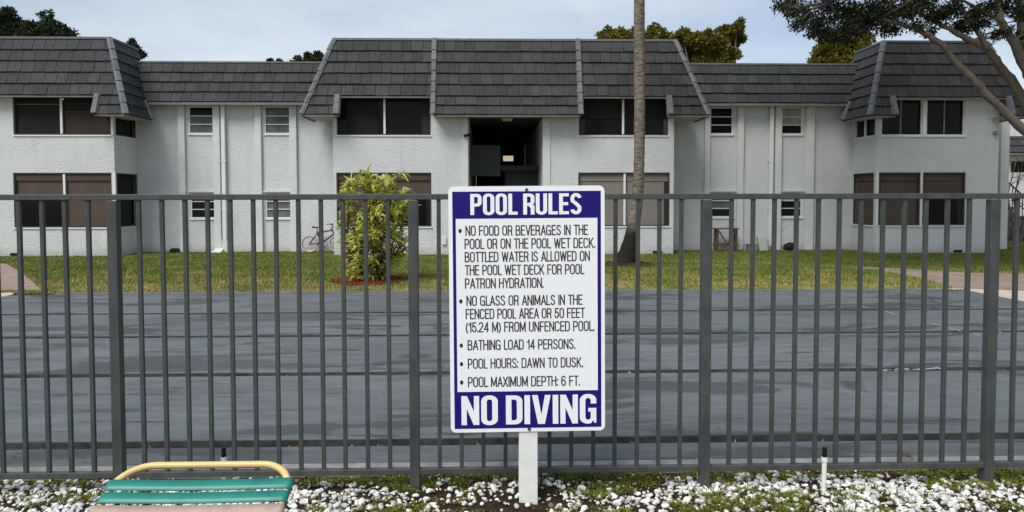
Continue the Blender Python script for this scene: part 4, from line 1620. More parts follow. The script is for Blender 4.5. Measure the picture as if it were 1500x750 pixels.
def glyph(ch):
    t, b = T_, B_
    w = 0.46
    if ch == 'I':
        return t, [[(0, 0), (t, 0), (t, 1), (0, 1)]]
    if ch == 'L':
        w = .38
        return w, [[(0, 0), (w, 0), (w, b), (t, b), (t, 1), (0, 1)]]
    if ch == 'E':
        w = .40
        return w, [[(0, 0), (w, 0), (w, b), (t, b), (t, .435), (w - .03, .435), (w - .03, .435 + b), (t, .435 + b), (t, 1 - b), (w, 1 - b), (w, 1), (0, 1)]]
    if ch == 'O':
        return w, [stadium(0, -.012, w, 1.012, .215, .20), stadium(t, b - .02, w - t, 1 - b + .02, .07, .09)]
    if ch == 'U':
        return w, [[(0, 1)] + arc(.215, .19, .215, .20, 180, 270) + arc(w - .215, .19, .215, .20, 270, 360) + [(w, 1), (w - t, 1)] + arc(w - t - .07, .22, .07, .09, 360, 270) + arc(t + .07, .22, .07, .09, 270, 180) + [(t, 1)]]
    if ch == 'P':
        return w, [[(0, 0), (t, 0), (t, .40)] + arc(w - .19, .58, .19, .18, -90, 0) + arc(w - .19, .82, .19, .18, 0, 90) + [(0, 1)],
                   [(t, .40 + b), ] + arc(w - t - .06, .40 + b + .07, .06, .07, -90, 0) + arc(w - t - .06, 1 - b - .07, .06, .07, 0, 90) + [(t, 1 - b)]]
    if ch == 'R':
        return w, [[(0, 0), (t, 0), (t, .41), (.22, .41)] + [(w - t, .30), (w - t, 0), (w + .015, 0), (w, .05), (w, .36)] + arc(w - .12, .40, .12, .08, 0, 60, 4) + arc(w - .17, .60, .17, .14, -50, 0, 4) + arc(w - .19, .82, .19, .18, 0, 90) + [(0, 1)],
                   [(t, .41 + b)] + arc(w - t - .06, .41 + b + .07, .06, .07, -90, 0) + arc(w - t - .06, 1 - b - .07, .06, .07, 0, 90) + [(t, 1 - b)]]
    if ch == 'D':
        return w, [[(0, 0)] + arc(w - .21, .20, .21, .20, -90, 0) + arc(w - .21, .80, .21, .20, 0, 90) + [(0, 1)],
                   [(t, b)] + arc(w - t - .07, b + .09, .07, .09, -90, 0) + arc(w - t - .07, 1 - b - .09, .07, .09, 0, 90) + [(t, 1 - b)]]
    if ch == 'N':
        w = .49
        return w, [[(0, 0), (t - .01, 0), (t - .01, .56), (w - t + .0, 0), (w, 0), (w, 1), (w - t + .01, 1), (w - t + .01, .46), (t, 1), (0, 1)]]
    if ch == 'V':
        w = .52
        return w, [[(w / 2 - .095, 0), (w / 2 + .095, 0), (w, 1), (w - t - .005, 1), (w / 2, .32), (t + .005, 1), (0, 1)]]
    if ch == 'G':
        return w, [arc(.215, .80, .215, .212, 180, 90)[:0] + arc(w - .215, .80, .215, .212, 0, 90) + arc(.215, .80, .215, .212, 90, 180) + arc(.215, .20, .215, .212, 180, 270) +
                   arc(.27, .14, .09, .152, 270, 330, 4) + [(w - .075, .10), (w - .06, .015), (w, .015), (w, .53), (.235, .53), (.235, .40), (w - t, .40)] +
                   arc(w - t - .07, .22, .07, .095, 360, 270) + arc(t + .07, .22, .07, .095, 270, 180) + arc(t + .07, .78, .07, .095, 180, 90) + arc(w - t - .07, .78, .07, .095, 90, 0) + [(w - t, .68), (w, .68)]]
    if ch == 'S':
        # centre line stroked with a heavy pen
        path = arc(w - .225, .775, .145, .155, 0, 180, 10) + [(.082, .70)] + [(.10, .62), (.20, .54), (.30, .44)] + [(w - .085, .34)] + arc(w - .225, .225, .145, .155, 0, -180, 10)
        hw = .078
        lft, rgt = [], []
        for i, p_ in enumerate(path):
            a_, b_ = path[max(i - 1, 0)], path[min(i + 1, len(path) - 1)]
            dx, dy = b_[0] - a_[0], b_[1] - a_[1]
            l_ = math.hypot(dx, dy) or 1
            lft.append((p_[0] - dy / l_ * hw, p_[1] + dx / l_ * hw))
            rgt.append((p_[0] + dy / l_ * hw, p_[1] - dx / l_ * hw))
        pts = lft + rgt[::-1]
        return w, [pts]
    return .22, []


def heading(name, words, x0, x1, ytop, ybase, y0, space=.055):
    adv, items = 0.0, []
    for ch in words:
        if ch == ' ':
            adv += .17
            continue
        w, loops = glyph(ch)
        items.append((adv, loops))
        adv += w + space
    adv -= space
    ox, oz = lp(x0, ybase)
    kx, kz = (x1 - x0) * S / adv, (ybase - ytop) * S
    cu = bpy.data.curves.new(name, 'CURVE')
    cu.dimensions = '2D'
    cu.fill_mode = 'BOTH'
    for ad_, loops in items:
        for lpq in loops:
            sp = cu.splines.new('POLY')
            sp.points.add(len(lpq) - 1)
            for i, (x_, z_) in enumerate(lpq):
                sp.points[i].co = ((ad_ + x_) * kx + ox, z_ * kz + oz, 0, 1)
            sp.use_cyclic_u = True
    to = bpy.data.objects.new(name, cu)
    C.objects.link(to)
    bpy.context.view_layer.update()
    me = bpy.data.meshes.new_from_object(to.evaluated_get(bpy.context.evaluated_depsgraph_get()))
    mb_ = MB()
    mb_.v = [tuple(TILT @ Vector((v.co.x, y0, v.co.y))) for v in me.vertices]
    mb_.f = [tuple(p_.vertices) for p_ in me.polygons]
    bpy.data.objects.remove(to)
    bpy.data.meshes.remove(me)
    return mb_.build(name, M['sign_white'], panel)


heading('heading_lettering', 'POOL RULES', 689.5, 852.5, 282.6, 313.4, -.0024)
heading('warning_lettering', 'NO DIVING', 673.5, 873.5, 580.8, 624.2, -.0024)
for px_, py_ in ((772, 277), (773.5, 631.5)):
    cx, cz = lp(px_, py_)
    mb = MB()
    mb.tube([TILT @ Vector((cx, .001, cz)), TILT @ Vector((cx, -.005, cz))], 2.4 * S, 10)
    mb.build('bolt', M['steel'], panel)
mb = MB()
xq = X(773.5, 690, YSG + .05)
mb.box(xq - .048, xq + .048, YSG + .0065, YSG + .0965, -.25, Z(772, 300, YSG))
mb.build('post', M['post_white'], sign, bevel=.004)

# ================================================================== THE CHAISE LOUNGE
YC = 2.72
ctop = at(307, 681, YC)
CW = (432 - 166) / 2 / (F / YC) * .965 - .012
ch = thing('chaise_lounge', 'strap chaise lounge with yellow tube frame and teal straps', 'chair', (ctop.x, YC - .7, 0))
d = Vector((0, -.90, -.40)).normalized()          # down the back towards the seat
topc = Vector((ctop.x, YC, ctop.z))
BL = .74


def bk(sx, t):
    return topc + Vector((sx, 0, 0)) + d * t


rad = .0125
rc = .115
mb = MB()
pts = [bk(-CW, BL)]
pts += [bk(-CW, rc + .02)]
for k in range(9):
    a = R(180 - 90 * k / 8)
    pts.append(bk(-CW + rc + rc * math.cos(a), rc - rc * math.sin(a)))
for k in range(9):
    a = R(90 - 90 * k / 8)
    pts.append(bk(CW - rc + rc * math.cos(a), rc - rc * math.sin(a)))
pts += [bk(CW, rc + .02), bk(CW, BL)]
mb.tube(pts, rad, 14)
bf = mb.build('back_frame', M['yellow'], ch, smooth=True)
hinge = bk(0, BL)
zs_, yf_ = hinge.z, hinge.y - 1.15
mb = MB()
pts = [(hinge.x - CW - .03, hinge.y + .35, zs_ - .0)]
pts += [(hinge.x - CW - .03, yf_ + .08, zs_)]
for k in range(9):
    a = R(180 + 90 * k / 8)
    pts.append((hinge.x - CW - .03 + .08 + .08 * math.cos(a), yf_ + .08 + .08 * math.sin(a), zs_))
for k in range(9):
    a = R(270 + 90 * k / 8)
    pts.append((hinge.x + CW + .03 - .08 + .08 * math.cos(a), yf_ + .08 + .08 * math.sin(a), zs_))
pts += [(hinge.x + CW + .03, hinge.y + .35, zs_)]
mb.tube(pts, rad, 12)
mb.build('seat_frame', M['yellow'], ch, smooth=True)
for sx in (-1, 1):
    for yy, dy in ((yf_ + .2, -.05), (hinge.y + .15, .10)):
        mb = MB()
        xx = hinge.x + sx * (CW + .03)
        mb.tube([(xx, yy, zs_ - .006), (xx, yy + dy * .6, zs_ * .4), (xx, yy + dy, -.02)], rad, 10)
        mb.build('leg', M['yellow'], ch, smooth=True)
nb_ = d.cross(Vector((1, 0, 0))).normalized()
if nb_.z < 0:
    nb_ = -nb_


def strap(mt, c, axis, nrm, w, hw, parent):
    """a vinyl strap that wraps round both side tubes"""
    mb_ = MB()
    prof = []
    r_ = rad + .003
    for k in range(9):
        a = R(250 - 160 * k / 8)
        prof.append((-hw + r_ * math.cos(a), r_ * math.sin(a)))
    sag = 8
    for k in range(1, sag):
        s_ = k / sag
        prof.append((-hw + 2 * hw * s_, r_ - .006 * math.sin(math.pi * s_)))
    for k in range(9):
        a = R(90 - 160 * k / 8)
        prof.append((hw + r_ * math.cos(a), r_ * math.sin(a)))
    n = len(prof)
    for j in (-.5, .5):
        for (x_, h_) in prof:
            mb_.v.append(tuple(Vector(c) + Vector((x_, 0, 0)) + axis * (w * j) + nrm * h_))
    for k in range(n - 1):
        mb_.f.append((k, k + 1, n + k + 1, n + k))
    o_ = mb_.build('strap', M[mt], parent, smooth=True)
    sm = o_.modifiers.new('thickness', 'SOLIDIFY')
    sm.thickness = .003
    sm.offset = 0
    return o_


k = 0
t = .108
cols = ['teal', 'teal', 'pink', 'pink', 'teal', 'teal', 'pink', 'pink', 'teal', 'teal']
pitch = .0585
while t < BL - .03 and k < 10:
    o_ = strap(cols[k], bk(0, t), d, nb_, .049, CW, bf)
    o_['label'] = 'teal vinyl strap across the back' if cols[k] == 'teal' else 'faded pink strap across the back'
    t += pitch
    k += 1
for k in range(16):
    o_ = strap('teal' if (k // 2) % 2 == 0 else 'pink', (hinge.x, hinge.y - .06 - k * .063, zs_), Vector((0, 1, 0)), Vector((0, 0, 1)), .049, CW + .03, ch)


# ================================================================== SMALL THINGS BY THE FENCE
def sprinkler(px, pyb, pyt, label):
    p = gnd(px, pyb, -.02)
    s_ = thing('sprinkler_riser', label, 'sprinkler', (p.x, p.y, -.02), 'sprinkler risers in the gravel')
    h = Z(px, pyt, p.y) + .02
    mb_ = MB()
    mb_.tube([(p.x, p.y, -.1), (p.x + .004, p.y, h - .055)], .0125, 12)
    mb_.build('pipe', M['pvc'], s_, smooth=False)
    mb_ = MB()
    mb_.tube([(p.x + .004, p.y, h - .075), (p.x + .004, p.y, h - .05)], .0165, 12)
    mb_.build('coupling', M['pvc'], s_)
    mb_ = MB()
    mb_.tube([(p.x + .004, p.y, h - .05), (p.x + .004, p.y, h - .034), (p.x + .004, p.y, h - .033), (p.x + .004, p.y, h - .012), (p.x + .004, p.y, h)], [.014, .014, .010, .013, .012], 12)
    mb_.build('nozzle', M['black'], s_)
    return s_


sprinkler(327.5, 712, 661, 'white pipe sprinkler riser with black nozzle behind the chaise lounge')
sprinkler(1206, 719, 661, 'white pipe sprinkler riser with black nozzle standing alone in gravel on the right')


# gravel: marble chips, thicker away from the post
def ico(sub):
    bm = bmesh.new()
    bmesh.ops.create_icosphere(bm, subdivisions=sub, radius=1.0)
    v = np.array([q.co[:] for q in bm.verts])
    f = np.array([[q.index for q in fc.verts] for fc in bm.faces])
    bm.free()
    return v, f


def stones(name, n, xr, yr, smin, smax, keepf, material, label, cat, sub=2, zoff=0.0):
    V, Fc = ico(sub)
    allv, allf, cnt = [], [], 0
    for i in range(n):
        x, y = rnd.uniform(*xr), rnd.uniform(*yr)
        if rnd.random() > keepf(x, y):
            continue
        s = smin + (smax - smin) * rnd.random() ** 2.2
        sc = np.array([s * rnd.uniform(.95, 1.6), s * rnd.uniform(.75, 1.15), s * rnd.uniform(.55, .95)])
        q = V.copy()
        # chip facets: cut by a few random planes
        for _ in range(7):
            nn = rng.normal(size=3)
            nn /= np.linalg.norm(nn)
            dd = rng.uniform(.30, .78)
            ex = q @ nn - dd
            q = q - np.outer(np.clip(ex, 0, None), nn)
        q = q * sc
        m3 = np.array(Matrix.Rotation(rnd.uniform(0, 6.28), 3, 'Z') @ Matrix.Rotation(rnd.uniform(-.5, .5), 3, 'X') @ Matrix.Rotation(rnd.uniform(-.4, .4), 3, 'Y'))
        q = q @ m3.T
        z = bed_z(x, y) + sc[2] * rnd.uniform(.1, .75) + zoff * rnd.random()
        q = q + np.array([x, y, z])
        allv.append(q)
        allf.append(Fc + cnt)
        cnt += len(V)
    o = big_mesh(name, np.concatenate(allv), np.concatenate(allf), 3, material)
    tag(o, label, cat, kind='stuff')
    return o


def weedy(x, y):
    v = mnoise.noise(Vector((x * 1.9 + 7.3, y * 3.0, 9.1))) + .5 * mnoise.noise(Vector((x * 5.5, y * 7, 2.2)))
    if x < -1.3:
        v -= .25
    return max(0, min(1, (v + .02) * 4))


def cover(x, y):
    v = mnoise.noise(Vector((x * 1.6 + 3.1, y * 2.6, 1.7))) * .75 + mnoise.noise(Vector((x * 5.0, y * 6, 4.2))) * .35
    k = .80 + .75 * v
    if x > .9:
        k += .06
    if x < -1.2:
        k += .12
    if -1.05 < x < .8:
        k -= .16
    k -= .55 * weedy(x, y)
    d = math.hypot((x - .03) * .7, y - 3.9)
    if d < .25:
        k -= .50
    if y > 4.10:
        k -= .75 * min(1, (y - 4.10) / .08)
    return max(.04, min(1, k))


stones('gravel', 14500, (-3.7, 4.0), (3.3, 4.22), .008, .023, cover, M['stone'], 'white marble chip gravel along the fence', 'gravel', 2, .012)
stones('gravel', 5000, (-4.6, 4.6), (.6, 3.3), .012, .026, lambda x, y: .8, M['stone'], 'white marble chip gravel nearer the viewer around the lounge', 'gravel', 1)
stones('pebbles', 900, (-3.6, 3.9), (3.4, 4.24), .006, .02, lambda x, y: .5, M['stone_tan'], 'brown pebbles and bark bits among the white gravel', 'pebbles', 1, .02)


def weeds():
    cs, ax, ln, wd = [], [], [], []
    n = 0
    for i in range(3000):
        x, y = rnd.uniform(-3.6, 3.9), rnd.uniform(3.35, 4.20)
        k = .10 + .85 * weedy(x, y) + (.4 if y > 4.1 else 0)
        if math.hypot(x - .03, y - 3.88) < .16:
            k *= .25
        if rnd.random() > k * .95 + .05:
            continue
        hgt = rnd.uniform(.006, .022) * (1.25 if y > 4.08 else 1)
        for j in range(rnd.randint(34, 64)):
            a, r_ = rnd.uniform(0, 6.28), rnd.uniform(0, .05)
            cs.append((x + r_ * math.cos(a), y + r_ * math.sin(a), bed_z(x, y) + rnd.uniform(0, hgt) + .006))
            ax.append((math.cos(a) * rnd.uniform(.2, 1), math.sin(a) * rnd.uniform(.2, 1), rnd.uniform(.0, 1.1)))
            l_ = rnd.uniform(.007, .018)
            ln.append(l_)
            wd.append(l_ * rnd.uniform(.35, .6))
    vs, fs = leaves(np.array(cs), np.array(ax), np.array(ln), np.array(wd))
    o = big_mesh('weeds', vs, fs, 3, M['leaf_weed'])
    tag(o, 'low green weeds growing through the gravel', 'weeds', kind='stuff')


weeds()


def litter():
    cs, ax, ln, wd = [], [], [], []
    for i in range(420):
        q = rnd.choice([4.74, 4.74, 4.74, 6.63, 6.63, 8.48, 10.2])
        cs.append((rnd.uniform(-6, 7), q + rnd.uniform(-.07, .03), -.045))
        l_ = rnd.uniform(.02, .055)
        ax.append((rnd.uniform(-1, 1), rnd.uniform(-.4, .4), rnd.uniform(.2, .9)))
        ln.append(l_)
        wd.append(l_ * .5)
    for i in range(45):
        cs.append((rnd.uniform(-4, 5), rnd.uniform(4.35, 6.5), .004))
        l_ = rnd.uniform(.015, .035)
        ax.append((rnd.uniform(-1, 1), rnd.uniform(-1, 1), .12))
        ln.append(l_)
        wd.append(l_ * .45)
    p = gnd(1327, 668)
    for i in range(26):
        cs.append((p.x + rnd.gauss(0, .02), p.y + rnd.gauss(0, .015), .004))
        ax.append((rnd.uniform(-1, 1), rnd.uniform(-1, 1), rnd.uniform(.1, .6)))
        ln.append(rnd.uniform(.03, .05))
        wd.append(.008)
    vs, fs = leaves(np.array(cs), np.array(ax), np.array(ln), np.array(wd))
    o = big_mesh('leaf_litter', vs, fs, 3, M['dry_leaf'])
    tag(o, 'dry brown and pale leaves caught in the court gutters', 'dead leaves', kind='stuff')


litter()


# ================================================================== PLANTS
def mulch_bed(px0, px1, py0, py1, label, n, mt='mulch'):
    a, b = gnd((px0 + px1) / 2, (py0 + py1) / 2), gnd(px1, (py0 + py1) / 2)
    rx = b.x - a.x
    ry = (gnd((px0 + px1) / 2, py0).y - gnd((px0 + px1) / 2, py1).y) / 2
    mb_ = MB()
    for i in range(n):
        an, r_ = rnd.uniform(0, 6.28), math.sqrt(rnd.random())
        if rnd.random() < (r_ - .75) * 3:
            continue
        x, y = a.x + rx * r_ * math.cos(an), a.y + ry * r_ * math.sin(an)
        l_ = rnd.uniform(.03, .09)
        th = rnd.uniform(0, 3.14)
        z = .012 + .035 * (1 - r_) + rnd.uniform(0, .02)
        mb_.beam((x - l_ / 2 * math.cos(th), y - l_ / 2 * math.sin(th), z + rnd.uniform(-.015, .015)), (x + l_ / 2 * math.cos(th), y + l_ / 2 * math.sin(th), z + rnd.uniform(-.015, .015)), .022, .010)
    o = mb_.build('mulch', M[mt])
    tag(o, label, 'mulch', kind='stuff')
    return a


mc = mulch_bed(484, 596, 405, 419, 'red wood chip mulch round the foot of the yellow green shrub', 1500)


def shrub():
    p = gnd(543, 413)
    Ysh = p.y
    sh = thing('variegated_shrub', 'tall yellow green leafy shrub in a bed of red mulch', 'shrub', (p.x, Ysh, 0))
    hgt = Z(560, 262, Ysh)
    px_m = F / Ysh
    # outline: half width by height fraction (in photo units)
    prof = [(0.0, 30), (.08, 36), (.2, 41), (.35, 42), (.5, 42), (.62, 42), (.72, 45), (.82, 46), (.9, 43), (.96, 34), (1.0, 20)]

    def hw(t):
        for (a, wa_), (b, wb__) in zip(prof, prof[1:]):
            if a <= t <= b:
                return (wa_ + (wb__ - wa_) * (t - a) / (b - a)) / px_m
        return .1
    stems = MB()
    cs, ax, ln, wd = [], [], [], []
    tips = []
    for i in range(20):                       # canes, each carrying rosettes of leaves
        a = i * 2.4 + rnd.uniform(-.4, .4)
        tt = rnd.uniform(.50, 1.0) if i > 6 else rnd.uniform(.9, 1.0)
        r_ = hw(tt) * (1.15 - .75 * tt * rnd.random()) * (.95 if i > 6 else rnd.uniform(.2, .9))
        top_ = Vector((p.x + (2 + 12 * tt) / px_m * .6 + r_ * math.cos(a), Ysh + .9 * r_ * math.sin(a), .10 + tt * (hgt - .12)))
        foot = Vector((p.x + .10 * math.cos(a), Ysh + .10 * math.sin(a), 0))
        bend = foot.lerp(top_, .45) + Vector((math.cos(a), math.sin(a), 0)) * r_ * .45
        stems.tube([foot, bend, top_], [.016, .013, .007], 6)
        n_ = int((top_.z) / .17)
        for k in range(n_):
            f_ = (k + .9) / n_
            c = foot.lerp(bend, f_ * 2) if f_ < .5 else bend.lerp(top_, f_ * 2 - 1)
            b_ = rnd.uniform(0, 6.28)
            lim = hw(min(1, max(.02, c.z / hgt)))
            o_ = rnd.uniform(.05, .22)
            c = c + Vector((o_ * math.cos(b_), o_ * math.sin(b_), rnd.uniform(-.03, .08)))
            dx = c.x - p.x - (2 + 12 * c.z / hgt) / px_m * .6
            dy = c.y - Ysh
            q_ = math.hypot(dx, dy)
            if q_ > lim * .95:
                c.x -= dx * (1 - lim * .95 / q_)
                c.y -= dy * (1 - lim * .95 / q_)
            tips.append((c, math.atan2(dy, dx), q_, c.z / hgt))
    tips += [(at(508, 276, Ysh), 3, .3, .95), (at(600, 300, Ysh), .1, .3, .8), (at(503, 330, Ysh), 3.1, .3, .5), (at(594, 352, Ysh), 0, .3, .4), (at(540, 258, Ysh), 1.2, .2, 1.0)]
    tips += [(at(517, 268, Ysh), 2.6, .3, .97), (at(585, 256, Ysh), .5, .3, 1.0), (at(527, 262, Ysh - .2), 4, .2, .98), (at(570, 268, Ysh), 1, .2, .95), (at(555, 264, Ysh), 1.5, .1, .98), (at(590, 282, Ysh), 0.2, .4, .9)]
    for c, a, r_, t in tips:
        base = Vector((p.x + rnd.uniform(-.12, .12), Ysh + rnd.uniform(-.12, .12), max(0, c.z - .55 - r_ * .5)))
        stems.tube([base, (base + c) / 2 + Vector((0, 0, -.03)), c], [.012, .009, .005], 5)
        out = Vector((math.cos(a), math.sin(a), .75)).normalized()
        for j in range(rnd.randint(11, 17)):
            th = rnd.uniform(0, 6.28)
            el = rnd.uniform(-.35, 1.2)
            v = Vector((math.cos(th) * math.cos(el), math.sin(th) * math.cos(el), math.sin(el))) + out * .55
            cs.append(c + Vector((rnd.gauss(0, .02), rnd.gauss(0, .02), rnd.uniform(-.1, .03))))
            ax.append(v)
            l_ = rnd.uniform(.13, .28)
            ln.append(l_)
            wd.append(l_ * rnd.uniform(.24, .38))
    cs, ax = np.array([tuple(q) for q in cs]), np.array([tuple(q) for q in ax])
    ln, wd = np.array(ln), np.array(wd)
    # drooping leaves: two rhombs, the second bent downward
    ax /= np.linalg.norm(ax, axis=1, keepdims=True)
    n = len(cs)
    s = np.cross(ax, np.array([0, 0, 1.0]) + rng.normal(size=(n, 3)) * .25)
    s /= np.linalg.norm(s, axis=1, keepdims=True)
    mid = cs + ax * ln[:, None] * .5
    dn = ax.copy()
    dn[:, 2] -= rng.uniform(.4, 1.1, n)
    dn /= np.linalg.norm(dn, axis=1, keepdims=True)
    tip = mid + dn * ln[:, None] * .55
    w = wd[:, None]
    up = np.cross(s, ax)
    v = np.stack([cs, mid + s * w * .5 + up * w * .15, mid - s * w * .5 + up * w * .15, tip, mid], 1).reshape(-1, 3)
    i = np.arange(n) * 5
    fs = np.concatenate([np.stack([i, i + 1, i + 4], 1), np.stack([i, i + 4, i + 2], 1), np.stack([i + 1, i + 3, i + 4], 1), np.stack([i + 4, i + 3, i + 2], 1)])
    big_mesh('foliage', v, fs, 3, M['leaf_shrub'], sh)
    stems.build('stems', M['bark_dark'], sh, smooth=True)


shrub()


def palm():
    p = gnd(917, 388)
    Yp = p.y
    pl = thing('palm_tree', 'tall bare palm trunk with dark leaning foot in front of the building', 'tree', (p.x, Yp, 0))
    px_m = F / Yp
    path = [(914, 391, 18), (917, 380, 15), (920, 368, 12.5), (924, 350, 10.5), (929, 325, 9), (933.5, 296, 8.2), (935.5, 262, 7.8), (936.5, 225, 7.8), (937, 170, 8.0), (937, 110, 8.2), (936.5, 50, 8.2), (936.5, 0, 8.0), (936, -70, 7.8), (935, -150, 7.5)]
    pts, rd = [], []
    for (a, b), (c, d_) in zip([(q, r_) for q, r_ in zip(path, path[1:])], [(0, 0)] * 20):
        for k in range(5):
            t = k / 5
            q = [a[i] + (b[i] - a[i]) * t for i in range(3)]
            pts.append(at(q[0], q[1], Yp))
            rd.append(q[2] / px_m * rnd.uniform(.965, 1.035))
    mb_ = MB()
    mb_.tube(pts, rd, 16, wob=.02)
    mb_.build('trunk', M['palm'], pl, smooth=True)
    top = pts[-1]
    mb_ = MB()
    for k in range(15):
        a = k * 2.4
        el = rnd.uniform(-.2, 1.0)
        L_ = rnd.uniform(1.7, 2.2)
        prev = None
        for i in range(11):
            t = i / 10
            r_ = L_ * t * math.cos(el)
            z = L_ * t * math.sin(el) - 1.3 * t * t
            c = top + Vector((r_ * math.cos(a), r_ * math.sin(a), z))
            if prev is not None:
                s_ = Vector((-math.sin(a), math.cos(a), 0))
                w = .45 * math.sin(math.pi * min(1, t * .9 + .1)) + .02
                for sg in (-1, 1):
                    for j in range(3):
                        b0 = prev.lerp(c, j / 3)
                        b1 = prev.lerp(c, j / 3 + .16)
                        tp = b1 + s_ * sg * w + (c - prev) * .9 - Vector((0, 0, w * .5))
                        mb_.poly([b0, b1, tp])
            prev = c
    mb_.build('crown', M['leaf_palm'], pl)
    # red-brown mulch at its foot


palm()
mulch_bed(872, 962, 384, 392, 'dark brown mulch at the foot of the palm trunk', 420, 'mulch_brown')


def clump_leaves(cl, n, lmin, lmax, asp=.5, shell=.5, up=.3):
    """cl: list of (center Vector, radius); leaves spread in each clump's volume, denser towards its skin"""
    ws = np.array([r_ ** 2 for c, r_ in cl])
    ws = ws / ws.sum()
    idx = rng.choice(len(cl), n, p=ws)
    cen = np.array([tuple(c) for c, r_ in cl])[idx]
    rad_ = np.array([r_ for c, r_ in cl])[idx]
    dv = rng.normal(size=(n, 3))
    dv /= np.linalg.norm(dv, axis=1, keepdims=True)
    rr = rad_ * (shell + (1 - shell) * rng.random(n)) ** .8 * rng.uniform(.75, 1.12, n)
    pos = cen + dv * rr[:, None] * np.array([1, 1, .72])
    ax = dv * .8 + rng.normal(size=(n, 3)) * .6
    ax[:, 2] += up
    ln = rng.uniform(lmin, lmax, n)
    return leaves(pos, ax, ln, ln * asp * rng.uniform(.8, 1.2, n))


def far_tree(label, Y, clumps, n, material, trunk_px, leaf=(.09, .18), sub=22):
    c0 = at(trunk_px, 200, Y)
    t = thing('broadleaf_tree', label, 'tree', (c0.x, Y, 0), 'trees behind the building')
    cl = []
    px_m = F / Y
    mb_ = MB()
    fork = Vector((c0.x, Y, 3.2))
    mb_.tube([(c0.x + .1, Y, -.1), (c0.x, Y, 1.5), fork], [.26, .2, .17], 8)
    for (a, b, r_) in clumps:
        c = at(a, b, Y + rnd.uniform(-.8, .8))
        R_ = r_ / px_m
        mb_.tube([fork, fork.lerp(c, .5) + Vector((rnd.uniform(-.2, .2), rnd.uniform(-.2, .2), .1)), c], [.10, .06, .025], 6)
        for k in range(sub):
            v = Vector((rnd.gauss(0, 1), rnd.gauss(0, 1), rnd.gauss(0, .8))).normalized()
            cl.append((c + v * R_ * rnd.uniform(.35, .98), R_ * rnd.uniform(.16, .38)))
    vs, fs = clump_leaves(cl, n * 3, leaf[0], leaf[1], .55, .35, .1)
    big_mesh('crown', vs, fs, 3, M[material], t)
    mb_.build('trunk', M['bark'], t, smooth=True)
    return t


far_tree('dark green tree above the roof of the left wing', 33, [(0, 32, 26), (24, 46, 28), (55, 48, 20), (78, 40, 20), (95, 47, 16), (-30, 45, 40), (40, 80, 40), (90, 80, 34), (8, 18, 12)], 7000, 'leaf_far', 30)
far_tree('tree showing a small sprig over the left hip of the roof', 30, [(182, 78, 14), (198, 74, 8), (207, 80, 5), (150, 95, 30), (192, 63, 6)], 2600, 'leaf_far', 165)
far_tree('small dark tree top just showing at the left end of the centre roof', 34, [(452, 84, 8), (466, 83, 7), (440, 96, 14), (475, 98, 16), (410, 96, 8), (396, 93, 5)], 2600, 'leaf_far', 455)
far_tree('olive tree low above the centre roof beside the palm trunk', 32, [(892, 54, 16), (905, 51, 13), (922, 56, 16), (955, 52, 15), (972, 55, 12), (930, 70, 30), (965, 72, 24), (885, 60, 10)], 5200, 'leaf_olive', 930)
far_tree('tall olive yellow tree at the right end of the centre roof', 32, [(1000, 60, 16), (1024, 66, 22), (1045, 60, 24), (1072, 50, 17), (1080, 40, 11), (1082, 58, 12), (1030, 85, 26), (1060, 82, 22), (1006, 80, 16), (1000, 50, 10), (1058, 44, 10)], 8000, 'leaf_olive', 1045)
far_tree('dark olive tree behind the low roof left of the right wing', 31, [(1215, 62, 22), (1240, 58, 24), (1228, 82, 24), (1205, 84, 16), (1262, 72, 20), (1200, 95, 14), (1250, 40, 16)], 5200, 'leaf_olive', 1230)


